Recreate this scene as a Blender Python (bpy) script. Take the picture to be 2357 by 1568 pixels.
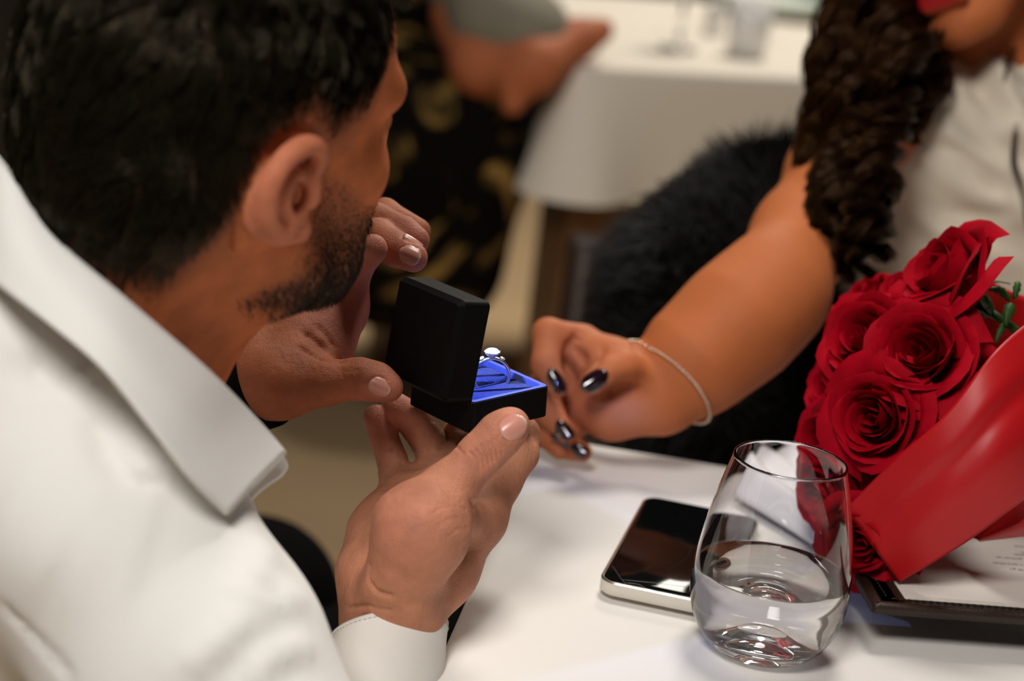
import bpy, bmesh, math, random
import numpy as np
from mathutils import Matrix, Vector

for o in list(bpy.data.objects): bpy.data.objects.remove(o)
SC = bpy.context.scene
COL = SC.collection
rng = np.random.default_rng(7)

# ------------------------------------------------------------------ camera
PITCH, ROLL, FPX = math.radians(16.5), math.radians(7.0), 4583.0
CAMP = np.array([0., 0., 1.21])
_F = np.array([0, math.cos(PITCH), -math.sin(PITCH)])
_U = np.array([0, math.sin(PITCH), math.cos(PITCH)])
_R = np.array([1., 0, 0])
CR = _R*math.cos(ROLL) + _U*math.sin(ROLL)
CU = -_R*math.sin(ROLL) + _U*math.cos(ROLL)
cam_d = bpy.data.cameras.new('camera')
cam_d.sensor_width = 36.0
cam_d.lens = FPX/2357*36.0
cam_d.clip_start = 0.05
cam_d.dof.use_dof = True
cam_d.dof.focus_distance = 1.068
cam_d.dof.aperture_fstop = 4.8
cam = bpy.data.objects.new('camera', cam_d)
cam.matrix_world = Matrix(((CR[0], CU[0], -_F[0], CAMP[0]), (CR[1], CU[1], -_F[1], CAMP[1]),
                           (CR[2], CU[2], -_F[2], CAMP[2]), (0, 0, 0, 1)))
COL.objects.link(cam)
SC.camera = cam

# ------------------------------------------------------------------ light
w = bpy.data.worlds.new('room_ambient'); SC.world = w; w.use_nodes = True
w.node_tree.nodes['Background'].inputs[0].default_value = (1.0, .88, .74, 1)
w.node_tree.nodes['Background'].inputs[1].default_value = 0.03
def area(name, loc, target, size, power, col, spread=180):
    l = bpy.data.lights.new(name, 'AREA'); l.shape = 'DISK'; l.size = size; l.energy = power; l.color = col
    l.spread = math.radians(spread)
    o = bpy.data.objects.new(name, l); COL.objects.link(o); o.location = loc
    o.rotation_euler = (Vector(target)-Vector(loc)).to_track_quat('-Z', 'Y').to_euler()
    return o
area('ceiling_light', (.25, 1.55, 2.7), (.15, 1.15, .75), .55, 21, (1, .95, .89))
area('ceiling_light', (-.45, -.35, 2.4), (-.1, .95, .9), .6, 33, (1, .96, .91))
area('ceiling_light', (.6, 4.2, 2.8), (.2, 3.4, .4), .8, 52, (1, .93, .82))
vs = SC.view_settings
vs.view_transform = 'Standard'; vs.look = 'None'; vs.gamma = 1; vs.use_curve_mapping = False
vs.exposure = 0.0

# ------------------------------------------------------------------ helpers
def at(px, py, d):
    return CAMP + (_F + CR*(px-1178.5)/FPX - CU*(py-784)/FPX)*d
def onz(px, py, z):
    r = _F + CR*(px-1178.5)/FPX - CU*(py-784)/FPX
    return CAMP + r*((z-CAMP[2])/r[2])
def nrm(v):
    v = np.asarray(v, float); return v/np.linalg.norm(v)

def link(name, me, mat=None, parent=None):
    o = bpy.data.objects.new(name, me); COL.objects.link(o)
    if mat is not None and me is not None: me.materials.append(mat)
    if parent is not None: o.parent = parent
    return o
def thing(name, label, cat, loc=(0, 0, 0), group=None):
    o = bpy.data.objects.new(name, None); COL.objects.link(o); o.location = tuple(float(x) for x in loc)
    o.empty_display_size = .02
    tag(o, label, cat, group); return o
def tag(o, label=None, cat=None, group=None, kind=None):
    if label: o['label'] = label
    if cat: o['category'] = cat
    if group: o['group'] = group
    if kind: o['kind'] = kind
    return o
def mesh(name, V, Fc, mat, parent=None, smooth=True, col=None):
    """V in world coordinates; when parented the vertices are moved into the parent's space"""
    V = np.asarray(V, float).reshape(-1, 3)
    if parent is not None:
        off = np.zeros(3); p = parent
        while p is not None: off = off+np.array(p.location); p = p.parent
        V = V-off
    me = bpy.data.meshes.new(name)
    if isinstance(Fc, np.ndarray):
        n, k = Fc.shape
        me.vertices.add(len(V)); me.vertices.foreach_set('co', V.astype(np.float32).ravel())
        me.loops.add(n*k); me.loops.foreach_set('vertex_index', Fc.astype(np.int32).ravel())
        me.polygons.add(n); me.polygons.foreach_set('loop_start', np.arange(0, n*k, k, dtype=np.int32))
        me.update(calc_edges=True)
    else:
        me.from_pydata([tuple(v) for v in V], [], Fc)
    me.validate()
    if smooth: me.shade_smooth()
    if col is not None:
        a = me.color_attributes.new('Col', 'FLOAT_COLOR', 'POINT')
        c = np.ones((len(V), 4), np.float32); c[:, :3] = col
        a.data.foreach_set('color', c.ravel())
    return link(name, me, mat, parent)
def solid(o, t, offset=-1):
    m = o.modifiers.new('solidify', 'SOLIDIFY'); m.thickness = t; m.offset = offset; return o
def subsurf(o, n=1):
    m = o.modifiers.new('subsurf', 'SUBSURF'); m.levels = n; m.render_levels = n; return o
def bevel(o, wd, seg=3, ang=30):
    m = o.modifiers.new('bevel', 'BEVEL'); m.width = wd; m.segments = seg; m.limit_method = 'ANGLE'; m.angle_limit = math.radians(ang); return o
def grid_faces(n, m, closed_u=False):
    """faces of an n x m vertex grid (row-major)"""
    I = []
    for i in range(n if closed_u else n-1):
        a = (i % n)*m; b = ((i+1) % n)*m
        for j in range(m-1): I.append((a+j, b+j, b+j+1, a+j+1))
    return np.array(I)
def catmull(P, n):
    """resample control points P (k,3) into n points with a Catmull-Rom spline"""
    P = np.asarray(P, float); k = len(P)
    Q = np.vstack([2*P[0]-P[1], P, 2*P[-1]-P[-2]])
    t = np.linspace(0, k-1, n); i = np.minimum(t.astype(int), k-2); f = (t-i)[:, None]
    p0, p1, p2, p3 = Q[i], Q[i+1], Q[i+2], Q[i+3]
    return .5*(2*p1+(p2-p0)*f+(2*p0-5*p1+4*p2-p3)*f**2+(3*p1-p0-3*p2+p3)*f**3)
def patch(ctrl, n, m):
    """ctrl[rows][cols] -> smooth n x m grid"""
    ctrl = np.array(ctrl, float)
    A = np.stack([catmull(r, m) for r in ctrl])           # rows x m
    return np.stack([catmull(A[:, j], n) for j in range(m)], 1)
def tube(P, r, sides=8, caps=True):
    P = np.asarray(P, float); n = len(P); r = np.broadcast_to(np.asarray(r, float), (n,))
    T = np.gradient(P, axis=0); T /= np.linalg.norm(T, axis=1)[:, None]+1e-12
    u = np.cross(T[0], [0.3, .2, .93]); u /= np.linalg.norm(u)
    V = []
    for i in range(n):
        u = u-T[i]*(u@T[i]); u /= np.linalg.norm(u); v = np.cross(T[i], u)
        for s in range(sides):
            a = 2*math.pi*s/sides
            V.append(P[i]+r[i]*(u*math.cos(a)+v*math.sin(a)))
    Fc = []
    for i in range(n-1):
        for s in range(sides):
            s2 = (s+1) % sides
            Fc.append((i*sides+s, i*sides+s2, (i+1)*sides+s2, (i+1)*sides+s))
    if caps:
        Fc.append(tuple(range(sides))[::-1]); Fc.append(tuple((n-1)*sides+s for s in range(sides)))
    return np.array(V), Fc
def join(parts):
    V = []; Fc = []; o = 0
    for v, f in parts:
        v = np.asarray(v); V.append(v); Fc += [tuple(int(i)+o for i in q) for q in f]; o += len(v)
    return np.vstack(V), Fc
def lathe(prof, n=64):
    prof = np.asarray(prof, float)
    V = []; a = np.linspace(0, 2*math.pi, n, endpoint=False)
    idx = []; Fc = []
    for r, z in prof:
        if r < 1e-6: idx.append([len(V)]*n); V.append((0, 0, z))
        else:
            idx.append(list(range(len(V), len(V)+n)))
            V += [(r*math.cos(t), r*math.sin(t), z) for t in a]
    for i in range(len(prof)-1):
        A, B = idx[i], idx[i+1]
        for j in range(n):
            k = (j+1) % n; q = []
            for x in (A[j], A[k], B[k], B[j]):
                if x not in q: q.append(x)
            if len(q) > 2: Fc.append(tuple(q))
    return np.array(V), Fc
def boxm(lo, hi):
    x0, y0, z0 = lo; x1, y1, z1 = hi
    V = np.array([(x, y, z) for x in (x0, x1) for y in (y0, y1) for z in (z0, z1)])
    return V, [(0, 1, 3, 2), (4, 6, 7, 5), (0, 4, 5, 1), (2, 3, 7, 6), (0, 2, 6, 4), (1, 5, 7, 3)]
def rrect(wx, wy, r, n=8):
    P = []
    for cx, cy, a0 in ((wx/2-r, wy/2-r, 0), (-wx/2+r, wy/2-r, 90), (-wx/2+r, -wy/2+r, 180), (wx/2-r, -wy/2+r, 270)):
        for i in range(n+1):
            a = math.radians(a0+90*i/n); P.append((cx+r*math.cos(a), cy+r*math.sin(a)))
    return np.array(P)
def prism(P2, levels):
    """stack of outlines: levels = [(inset, z), ...] of a convex outline; capped"""
    n = len(P2); c = P2.mean(0); V = []; Fc = []
    N = np.roll(P2, -1, 0)-np.roll(P2, 1, 0); N = np.stack([N[:, 1], -N[:, 0]], 1); N /= np.linalg.norm(N, axis=1)[:, None]
    for ins, z in levels:
        Q = P2-N*ins
        V += [(q[0], q[1], z) for q in Q]
    for l in range(len(levels)-1):
        for i in range(n):
            j = (i+1) % n; Fc.append((l*n+i, l*n+j, (l+1)*n+j, (l+1)*n+i))
    Fc.append(tuple(range(n))[::-1]); Fc.append(tuple((len(levels)-1)*n+i for i in range(n)))
    return np.array(V), Fc
def xf(V, O, X, Y, Z):
    return np.asarray(O)+np.asarray(V)@np.stack([X, Y, Z])

# ------------------------------------------------------------------ materials
def mat(name, col, rough=.6, spec=.5, metal=0, bump=None, var=None, sss=None, sheen=None, coat=None, attr=False,
        emit=None, trans=None, ior=1.45, coord='Object', tint=None):
    m = bpy.data.materials.new(name); m.use_nodes = True
    nt = m.node_tree; b = nt.nodes['Principled BSDF']; L = nt.links
    b.inputs['Base Color'].default_value = (*col, 1); b.inputs['Roughness'].default_value = rough
    b.inputs['Specular IOR Level'].default_value = spec; b.inputs['Metallic'].default_value = metal
    b.inputs['IOR'].default_value = ior
    tc = nt.nodes.new('ShaderNodeTexCoord')
    src = None
    if attr:
        at_ = nt.nodes.new('ShaderNodeAttribute'); at_.attribute_name = 'Col'; src = at_.outputs['Color']
    if var:                                  # (scale, amount)
        n = nt.nodes.new('ShaderNodeTexNoise'); n.inputs['Scale'].default_value = var[0]; n.inputs['Detail'].default_value = 5
        L.new(tc.outputs[coord], n.inputs['Vector'])
        mr = nt.nodes.new('ShaderNodeMapRange'); mr.inputs['From Min'].default_value = .25; mr.inputs['From Max'].default_value = .75
        mr.inputs['To Min'].default_value = 1-var[1]; mr.inputs['To Max'].default_value = 1+var[1]
        L.new(n.outputs['Fac'], mr.inputs['Value'])
        mx = nt.nodes.new('ShaderNodeMix'); mx.data_type = 'RGBA'; mx.blend_type = 'MULTIPLY'; mx.inputs['Factor'].default_value = 1
        if src is not None: L.new(src, mx.inputs['A'])
        else: mx.inputs['A'].default_value = (*col, 1)
        L.new(mr.outputs['Result'], mx.inputs['B']); src = mx.outputs['Result']
    if src is not None: L.new(src, b.inputs['Base Color'])
    prev = None
    for bp in (bump or []):                  # (kind, scale, strength, distance, stretch)
        kind, sc, st, dist = bp[:4]; stretch = bp[4] if len(bp) > 4 else (1, 1, 1)
        mp = nt.nodes.new('ShaderNodeMapping'); mp.inputs['Scale'].default_value = stretch
        L.new(tc.outputs[coord], mp.inputs['Vector'])
        if kind == 'noise':
            t = nt.nodes.new('ShaderNodeTexNoise'); t.inputs['Detail'].default_value = 4; out = t.outputs['Fac']
        elif kind == 'voronoi':
            t = nt.nodes.new('ShaderNodeTexVoronoi'); t.feature = 'DISTANCE_TO_EDGE'; out = t.outputs['Distance']
        else:
            t = nt.nodes.new('ShaderNodeTexWave'); t.inputs['Distortion'].default_value = 2; out = t.outputs['Fac']
        t.inputs['Scale'].default_value = sc; L.new(mp.outputs['Vector'], t.inputs['Vector'])
        bn = nt.nodes.new('ShaderNodeBump'); bn.inputs['Strength'].default_value = st; bn.inputs['Distance'].default_value = dist
        L.new(out, bn.inputs['Height'])
        if prev is not None: L.new(prev, bn.inputs['Normal'])
        prev = bn.outputs['Normal']
    if prev is not None: L.new(prev, b.inputs['Normal'])
    if sss:
        b.inputs['Subsurface Weight'].default_value = sss[0]; b.inputs['Subsurface Radius'].default_value = (1, .35, .2)
        b.inputs['Subsurface Scale'].default_value = sss[1]
    if tint: b.inputs['Specular Tint'].default_value = (*tint, 1)
    if sheen: b.inputs['Sheen Weight'].default_value = sheen
    if coat: b.inputs['Coat Weight'].default_value = coat; b.inputs['Coat Roughness'].default_value = .08
    if trans: b.inputs['Transmission Weight'].default_value = trans
    if emit: b.inputs['Emission Color'].default_value = (*emit[0], 1); b.inputs['Emission Strength'].default_value = emit[1]
    return m
M = {}
SKINB = [('voronoi', 700, .38, .0010), ('noise', 420, .5, .0010, (1, 1, .4)), ('noise', 90, .22, .003)]
M['skin'] = mat('skin', (.5, .25, .15), .58, .24, attr=True, var=(70, .20), bump=SKINB, sss=(.10, .005))
M['skin_far'] = mat('smooth_skin', (.5, .24, .13), .62, .25, attr=True, var=(25, .07), bump=[('noise', 80, .1, .002)], sss=(.12, .006))
M['nail'] = mat('bare_nail', (.62, .33, .25), .28, .5, attr=True, var=(120, .06))
M['polish'] = mat('dark_nail_polish', (.012, .002, .006), .08, .6, coat=1)
M['hair'] = mat('black_hair', (.008, .006, .0035), .30, .6, var=(30, .5), tint=(1, .80, .52))
M['stubble'] = mat('beard_hair', (.022, .012, .006), .5, .3)
M['brown_hair'] = mat('dark_brown_hair', (.012, .0040, .0014), .30, .45, var=(14, .5), tint=(1, .5, .2))
M['shirt'] = mat('white_shirt_cloth', (.86, .84, .80), .8, .2, bump=[('noise', 1400, .12, .0004), ('noise', 18, .10, .006)], var=(8, .03), sheen=.2)
M['cuff'] = mat('white_twill_cloth', (.76, .73, .68), .8, .2, bump=[('wave', 900, .2, .0003, (1, .35, .5)), ('noise', 25, .15, .004)])
M['thread'] = mat('white_thread', (.62, .58, .52), .8)
M['black_cloth'] = mat('black_cloth', (.004, .004, .004), .8, .1, bump=[('noise', 900, .2, .0005)])
M['trousers'] = mat('black_trouser_cloth', (.0025, .002, .002), .9, .05, bump=[('noise', 20, .4, .01)])
M['tablecloth'] = mat('white_tablecloth_linen', (.74, .71, .67), .75, .2, bump=[('noise', 9, .22, .006), ('noise', 900, .10, .0004), ('noise', 2.5, .2, .015)], var=(3, .02))
M['far_cloth'] = mat('cream_tablecloth_linen', (.72, .66, .57), .8, .2, bump=[('noise', 6, .3, .01)])
M['wood'] = mat('brown_wood', (.16, .075, .03), .45, .4, var=(14, .3), bump=[('wave', 6, .1, .002, (1, 6, 1))])
M['dark_wood'] = mat('dark_wood', (.03, .014, .008), .5, .4, var=(14, .3))
M['box'] = mat('soft_black_lacquer', (.0022, .0018, .0014), .6, .12)
M['velvet'] = mat('blue_velvet', (.003, .016, .15), .8, .2, sheen=.15, bump=[('noise', 500, .8, .0015, (1, 3, 1))], var=(250, .35))
M['rim'] = mat('blue_rim_led_tint', (.07, .095, .34), .5, .4)  # LED light on the black rim, put into the colour as blue
M['iris'] = mat('brown_iris', (.03, .012, .005), .15, .5)
M['led'] = mat('led_lens', (.8, .85, 1), .2, .5, emit=((.45, .55, 1), 14))
M['silver'] = mat('polished_white_gold', (.9, .9, .92), .28, .5, metal=1)
M['gem'] = mat('clear_diamond', (1, 1, 1), .03, .8, trans=.25, ior=2.2)
M['glass'] = mat('clear_glass', (1, 1, 1), .0, .5, trans=1, ior=1.5)
M['water'] = mat('clear_water', (1, 1, 1), .0, .5, trans=1, ior=1.333)
M['phone_frame'] = mat('silver_phone_frame', (.72, .68, .62), .22, .5, metal=1)
M['phone_body'] = mat('white_phone_side', (.66, .62, .55), .35, .5)
M['screen'] = mat('black_phone_screen', (.003, .003, .003), .06, .10)
M['crack'] = mat('glass_crack', (.12, .12, .12), .3)
M['porcelain'] = mat('white_porcelain', (.78, .76, .73), .15, .5, coat=.4)
M['napkin'] = mat('white_napkin_cloth', (.74, .72, .71), .8, .2, bump=[('noise', 900, .1, .0004)])
M['leather'] = mat('dark_brown_leather', (.022, .010, .006), .42, .45, bump=[('voronoi', 500, .3, .0006)], var=(60, .2))
M['stitch'] = mat('tan_stitch_thread', (.10, .055, .025), .8)
M['paper'] = mat('cream_menu_paper', (.72, .66, .60), .7, .2, bump=[('noise', 400, .05, .0003)])
M['ink'] = mat('printing_ink', (.07, .045, .035), .8)
M['petal'] = mat('red_rose_petal', (.34, .0008, .009), .7, .08, var=(70, .22), bump=[('noise', 220, .18, .0010)], sss=(.05, .003))
M['wrap'] = mat('red_satin_wrapping_paper', (.43, .003, .006), .46, .5, var=(6, .08), bump=[('noise', 9, .08, .006)])
M['leaf'] = mat('green_rose_leaf', (.025, .075, .010), .5, .3, var=(60, .3), bump=[('noise', 200, .3, .001)])
M['floor'] = mat('tan_floor', (.66, .46, .26), .6, .25, var=(2.2, .12), bump=[('noise', 40, .1, .003)])
M['wall'] = mat('dark_wall', (.012, .010, .008), .7, .3, var=(3, .3))
M['fur'] = mat('black_fur', (.007, .005, .004), .55, .4)
M['fur_base'] = mat('black_fur_base', (.004, .003, .003), .9, .1)
M['dress'] = mat('white_draped_satin', (.72, .63, .51), .6, .25, bump=[('noise', 500, .06, .0005)])
M['lips'] = mat('red_lips', (.4, .01, .01), .3)
M['beads'] = mat('pale_gold_beads', (.75, .62, .45), .25, .5, metal=1)
M['grey_cloth'] = mat('grey_cotton', (.22, .20, .15), .85, .2, bump=[('noise', 20, .3, .01)])
M['green'] = mat('green_glaze', (.10, .30, .17), .3)

def patterned(name):
    m = bpy.data.materials.new(name); m.use_nodes = True; nt = m.node_tree; b = nt.nodes['Principled BSDF']; L = nt.links
    b.inputs['Roughness'].default_value = .9; b.inputs['Specular IOR Level'].default_value = .05
    tc = nt.nodes.new('ShaderNodeTexCoord'); n = nt.nodes.new('ShaderNodeTexNoise'); n.inputs['Scale'].default_value = 9; n.inputs['Detail'].default_value = 3
    n.inputs['Distortion'].default_value = 1.2
    L.new(tc.outputs['Object'], n.inputs['Vector'])
    r = nt.nodes.new('ShaderNodeValToRGB'); e = r.color_ramp.elements
    e[0].position = .53; e[0].color = (.004, .003, .002, 1); e[1].position = .66; e[1].color = (.30, .18, .05, 1)
    L.new(n.outputs['Fac'], r.inputs['Fac']); L.new(r.outputs['Color'], b.inputs['Base Color']); return m
M['pattern'] = patterned('black_gold_pattern_fabric')

# ------------------------------------------------------------------ signed-distance bodies (smooth unions, meshed with surface nets)
class Body:
    def __init__(s): s.ops = []
    def rc(s, a, b, ra, rb, k=.008, sub=False): s.ops.append(('rc', np.array(a, float), np.array(b, float), ra, rb, k, sub)); return s
    def chain(s, pts, rad, k=.008, sub=False):
        for i in range(len(pts)-1): s.rc(pts[i], pts[i+1], rad[i], rad[i+1], k if np.isscalar(k) else k[min(i, len(k)-1)], sub)
        return s
    def el(s, c, r, R=None, k=.008, sub=False):
        s.ops.append(('el', np.array(c, float), np.eye(3) if R is None else np.array(R, float), np.array(r, float), 0, k, sub)); return s
    def build(s, vox, smooth=1):
        lo = np.full(3, 1e9); hi = -lo; bb = []
        for op in s.ops:
            if op[0] == 'rc':
                r = max(op[3], op[4]); l = np.minimum(op[1], op[2])-r; h = np.maximum(op[1], op[2])+r
            else:
                ext = np.sqrt(((op[2]*op[3])**2).sum(1)); l = op[1]-ext; h = op[1]+ext
            m = op[5]+3*vox; bb.append((l-m, h+m))
            if not op[6]: lo = np.minimum(lo, l-m); hi = np.maximum(hi, h+m)
        n = np.ceil((hi-lo)/vox).astype(int)+1
        Fd = np.full(n, .06, np.float32)
        ax = [lo[i]+vox*np.arange(n[i]) for i in range(3)]
        for op, (l, h) in zip(s.ops, bb):
            i0 = np.clip(((l-lo)/vox).astype(int), 0, n); i1 = np.clip(((h-lo)/vox).astype(int)+2, 0, n)
            if (i1-i0).min() <= 0: continue
            X = ax[0][i0[0]:i1[0], None, None]; Y = ax[1][None, i0[1]:i1[1], None]; Z = ax[2][None, None, i0[2]:i1[2]]
            if op[0] == 'rc':
                a, b, ra, rb = op[1:5]; d = b-a; L2 = d@d+1e-12
                t = np.clip(((X-a[0])*d[0]+(Y-a[1])*d[1]+(Z-a[2])*d[2])/L2, 0, 1)
                D = np.sqrt((X-a[0]-t*d[0])**2+(Y-a[1]-t*d[1])**2+(Z-a[2]-t*d[2])**2)-(ra+t*(rb-ra))
            else:
                c, R, r = op[1:4]; dx, dy, dz = X-c[0], Y-c[1], Z-c[2]
                q = [dx*R[0, i]+dy*R[1, i]+dz*R[2, i] for i in range(3)]
                k0 = np.sqrt(sum((q[i]/r[i])**2 for i in range(3)))+1e-9
                k1 = np.sqrt(sum((q[i]/r[i]**2)**2 for i in range(3)))+1e-9
                D = k0*(k0-1)/k1
            k = op[5]; S = Fd[i0[0]:i1[0], i0[1]:i1[1], i0[2]:i1[2]]
            if op[6]:
                D = -D; hh = np.clip(.5-.5*(S-D)/k, 0, 1); S[...] = S*(1-hh)+D*hh+k*hh*(1-hh)
            else:
                hh = np.clip(.5+.5*(S-D)/k, 0, 1); S[...] = S*(1-hh)+D*hh-k*hh*(1-hh)
        return surface_nets(Fd, lo, vox, smooth)
def surface_nets(Fd, lo, vox, smooth):
    ins = Fd < 0
    c = np.zeros(np.array(Fd.shape)-1, np.int8)
    for i in (0, 1):
        for j in (0, 1):
            for k in (0, 1):
                c += ins[i:ins.shape[0]-1+i, j:ins.shape[1]-1+j, k:ins.shape[2]-1+k]
    cells = np.argwhere((c > 0) & (c < 8))
    idx = np.full(c.shape, -1, np.int32); idx[cells[:, 0], cells[:, 1], cells[:, 2]] = np.arange(len(cells))
    cor = [(i, j, k) for i in (0, 1) for j in (0, 1) for k in (0, 1)]
    val = np.stack([Fd[cells[:, 0]+a, cells[:, 1]+b, cells[:, 2]+d] for a, b, d in cor], 1)
    P = np.zeros((len(cells), 3)); W = np.zeros(len(cells)); cf = np.array(cor, float)
    for a in range(8):
        for b in range(a+1, 8):
            if np.abs(cf[a]-cf[b]).sum() != 1: continue
            m = (val[:, a] < 0) != (val[:, b] < 0)
            t = np.where(m, val[:, a]/(val[:, a]-val[:, b]+1e-20), 0)
            P += np.where(m[:, None], cf[a]+t[:, None]*(cf[b]-cf[a]), 0); W += m
    V = lo+vox*(cells+P/W[:, None])
    Q = []
    for axis in range(3):
        A = np.moveaxis(ins, axis, 0); ch = A[:-1] != A[1:]
        e = np.argwhere(ch[:, 1:-1, 1:-1]); e[:, 1:] += 1
        sgn = A[e[:, 0], e[:, 1], e[:, 2]]
        o1, o2 = [(1, 2), (2, 0), (0, 1)][axis]
        base = np.zeros((len(e), 3), int); rest = [x for x in range(3) if x != axis]
        base[:, axis] = e[:, 0]; base[:, rest[0]] = e[:, 1]; base[:, rest[1]] = e[:, 2]
        q = []
        for d1, d2 in ((-1, -1), (0, -1), (0, 0), (-1, 0)):
            b = base.copy(); b[:, o1] += d1; b[:, o2] += d2; q.append(idx[b[:, 0], b[:, 1], b[:, 2]])
        q = np.stack(q, 1); q[~sgn] = q[~sgn][:, ::-1]; Q.append(q)
    Q = np.vstack(Q); Q = Q[(Q >= 0).all(1)]
    for _ in range(smooth): V = laplace(V, Q, .5)
    return V, Q
def laplace(V, Q, f):
    S = np.zeros_like(V); N = np.zeros(len(V))
    for i in range(4):
        a, b = Q[:, i], Q[:, (i+1) % 4]
        for c in range(3): S[:, c] += np.bincount(a, V[b, c], len(V))+np.bincount(b, V[a, c], len(V))
        N += np.bincount(a, minlength=len(V))+np.bincount(b, minlength=len(V))
    return V+f*(S/np.maximum(N, 1)[:, None]-V)
def vnormals(V, Q):
    n = np.cross(V[Q[:, 2]]-V[Q[:, 0]], V[Q[:, 3]]-V[Q[:, 1]]); N = np.zeros_like(V)
    for i in range(4):
        for c in range(3): N[:, c] += np.bincount(Q[:, i], n[:, c], len(V))
    return N/(np.linalg.norm(N, axis=1)[:, None]+1e-12)
def groove(V, N, p0, p1, amp, wd):
    """displace along the normal near the segment p0-p1 (amp > 0 raises a fold, < 0 cuts a crease)"""
    p0 = np.array(p0); p1 = np.array(p1); d = p1-p0; t = np.clip((V-p0)@d/(d@d+1e-12), 0, 1)
    D = np.linalg.norm(V-p0-t[:, None]*d, axis=1); end = np.clip(4*np.minimum(t+.12, 1.12-t), 0, 1)
    return V+N*(amp*np.exp(-(D/wd)**2)*end)[:, None]
def fold_path(V, N, pts, amp, wd):
    for i in range(len(pts)-1): V = groove(V, N, pts[i], pts[i+1], amp, wd)
    return V
def smoothstep(a, b, x):
    t = np.clip((x-a)/(b-a), 0, 1); return t*t*(3-2*t)
def scatter(V, Q, weight, n, seed=0):
    """n random points on the quads, density ~ area * weight(centre)"""
    r = np.random.default_rng(seed)
    c = V[Q].mean(1); nn = np.cross(V[Q[:, 2]]-V[Q[:, 0]], V[Q[:, 3]]-V[Q[:, 1]]); A = np.linalg.norm(nn, axis=1)
    p = A*weight(c); p = p/p.sum()
    i = r.choice(len(Q), n, p=p); u, v = r.random((2, n, 1))
    q = V[Q[i]]; P = (q[:, 0]*(1-u)+q[:, 1]*u)*(1-v)+(q[:, 3]*(1-u)+q[:, 2]*u)*v
    return P, nn[i]/(A[i][:, None]+1e-15)
def strands(P, r0, r1):
    """P (n,m,3) -> three-sided tapered tubes"""
    n, m, _ = P.shape
    T = np.gradient(P, axis=1); T /= np.linalg.norm(T, axis=2, keepdims=True)+1e-12
    u = np.cross(T, np.array([.31, -.52, .79])); u /= np.linalg.norm(u, axis=2, keepdims=True)+1e-9; v = np.cross(T, u)
    rad = (r0+(r1-r0)*np.linspace(0, 1, m))[None, :, None]
    V = np.stack([P+rad*(u*math.cos(a)+v*math.sin(a)) for a in (0, 2.094, 4.189)], 2)      # n,m,3,3
    base = (np.arange(n)*m*3)[:, None, None]+(np.arange(m-1)*3)[None, :, None]
    fs = []
    for s in range(3):
        s2 = (s+1) % 3; b = base[..., 0]
        fs.append(np.stack([b+s, b+s2, b+3+s2, b+3+s], -1).reshape(-1, 4))
    return V.reshape(-1, 3), np.vstack(fs)

# ================================================================== the setting
V, Fc = boxm((-4, -2.5, -.05), (5, 7, 0)); tag(mesh('floor', V, Fc, M['floor'], smooth=False), kind='structure')
V, Fc = boxm((-4, 6.4, 0), (5, 6.5, 3)); tag(mesh('wall_back', V, Fc, M['wall'], smooth=False), kind='structure')
V, Fc = boxm((-1.45, -2.5, 0), (-1.35, 6.4, 3)); tag(mesh('wall_left', V, Fc, M['wall'], smooth=False), kind='structure')

# ------------------------------------------------------------------ tables and cloths
TZ = .752
def cloth(name, c0, ex, ey, wx, wy, drop, mt, label, flare=.03, nfold=22, rad=.03, seed=1):
    P = rrect(wx, wy, rad, 10)
    S = []
    for i in range(len(P)):                      # densify
        a, b = P[i], P[(i+1) % len(P)]; k = max(1, int(np.linalg.norm(b-a)/.012))
        S += [a+(b-a)*j/k for j in range(k)]
    S = np.array(S); n = len(S)
    N = np.roll(S, -1, 0)-np.roll(S, 1, 0); N = np.stack([N[:, 1], -N[:, 0]], 1); N /= np.linalg.norm(N, axis=1)[:, None]
    s = np.cumsum(np.linalg.norm(np.roll(S, -1, 0)-S, axis=1)); s /= s[-1]
    r = np.random.default_rng(seed); ph = r.random(4)*6.28
    wave = np.sin(2*math.pi*nfold*s+ph[0])*.6+np.sin(2*math.pi*nfold*.47*s+ph[1])*.5
    corner = np.exp(-((np.minimum(abs(np.abs(S[:, 0])-wx/2), 1)+np.minimum(abs(np.abs(S[:, 1])-wy/2), 1))/.10)**2)
    V = []
    lv = [(-.02, 0), (-.008, 0), (-.002, -.0008), (.001, -.004), (.0022, -.010)]+[(.003, -.012-drop*t) for t in np.linspace(.06, 1, 8)]
    for q, (o, z) in enumerate(lv):
        t = max(0, (-z-.012)/drop)
        off = o+t*(flare*.35+flare*.35*wave+flare*2.2*corner)
        Q = S+N*(off[:, None] if np.ndim(off) else off)
        V += [(x, y, z+(.006*t*math.sin(9*s[i]*6.28) if t else 0)) for i, (x, y) in enumerate(Q)]
    V = np.array(V); Fc = []
    for l in range(len(lv)-1):
        for i in range(n):
            j = (i+1) % n; Fc.append((l*n+i, (l+1)*n+i, (l+1)*n+j, l*n+j))
    Fc.append(tuple(range(n)))
    c = np.asarray(c0)+ex*wx/2+ey*wy/2
    o = mesh(name, xf(V, (c[0], c[1], c0[2]), ex, ey, np.array([0, 0, 1.])), Fc, mt)
    tag(o, label, 'tablecloth'); return c
def flat(v): v = np.array(v, float); v[2] = 0; return nrm(v)
L0, L1 = onz(990, 1568, TZ), onz(1218, 1060, TZ); A0, A1 = onz(1310, 1004, TZ), onz(1690, 1025, TZ)
ey = flat(L1-L0); ex = np.array([ey[1], -ey[0], 0])
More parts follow.
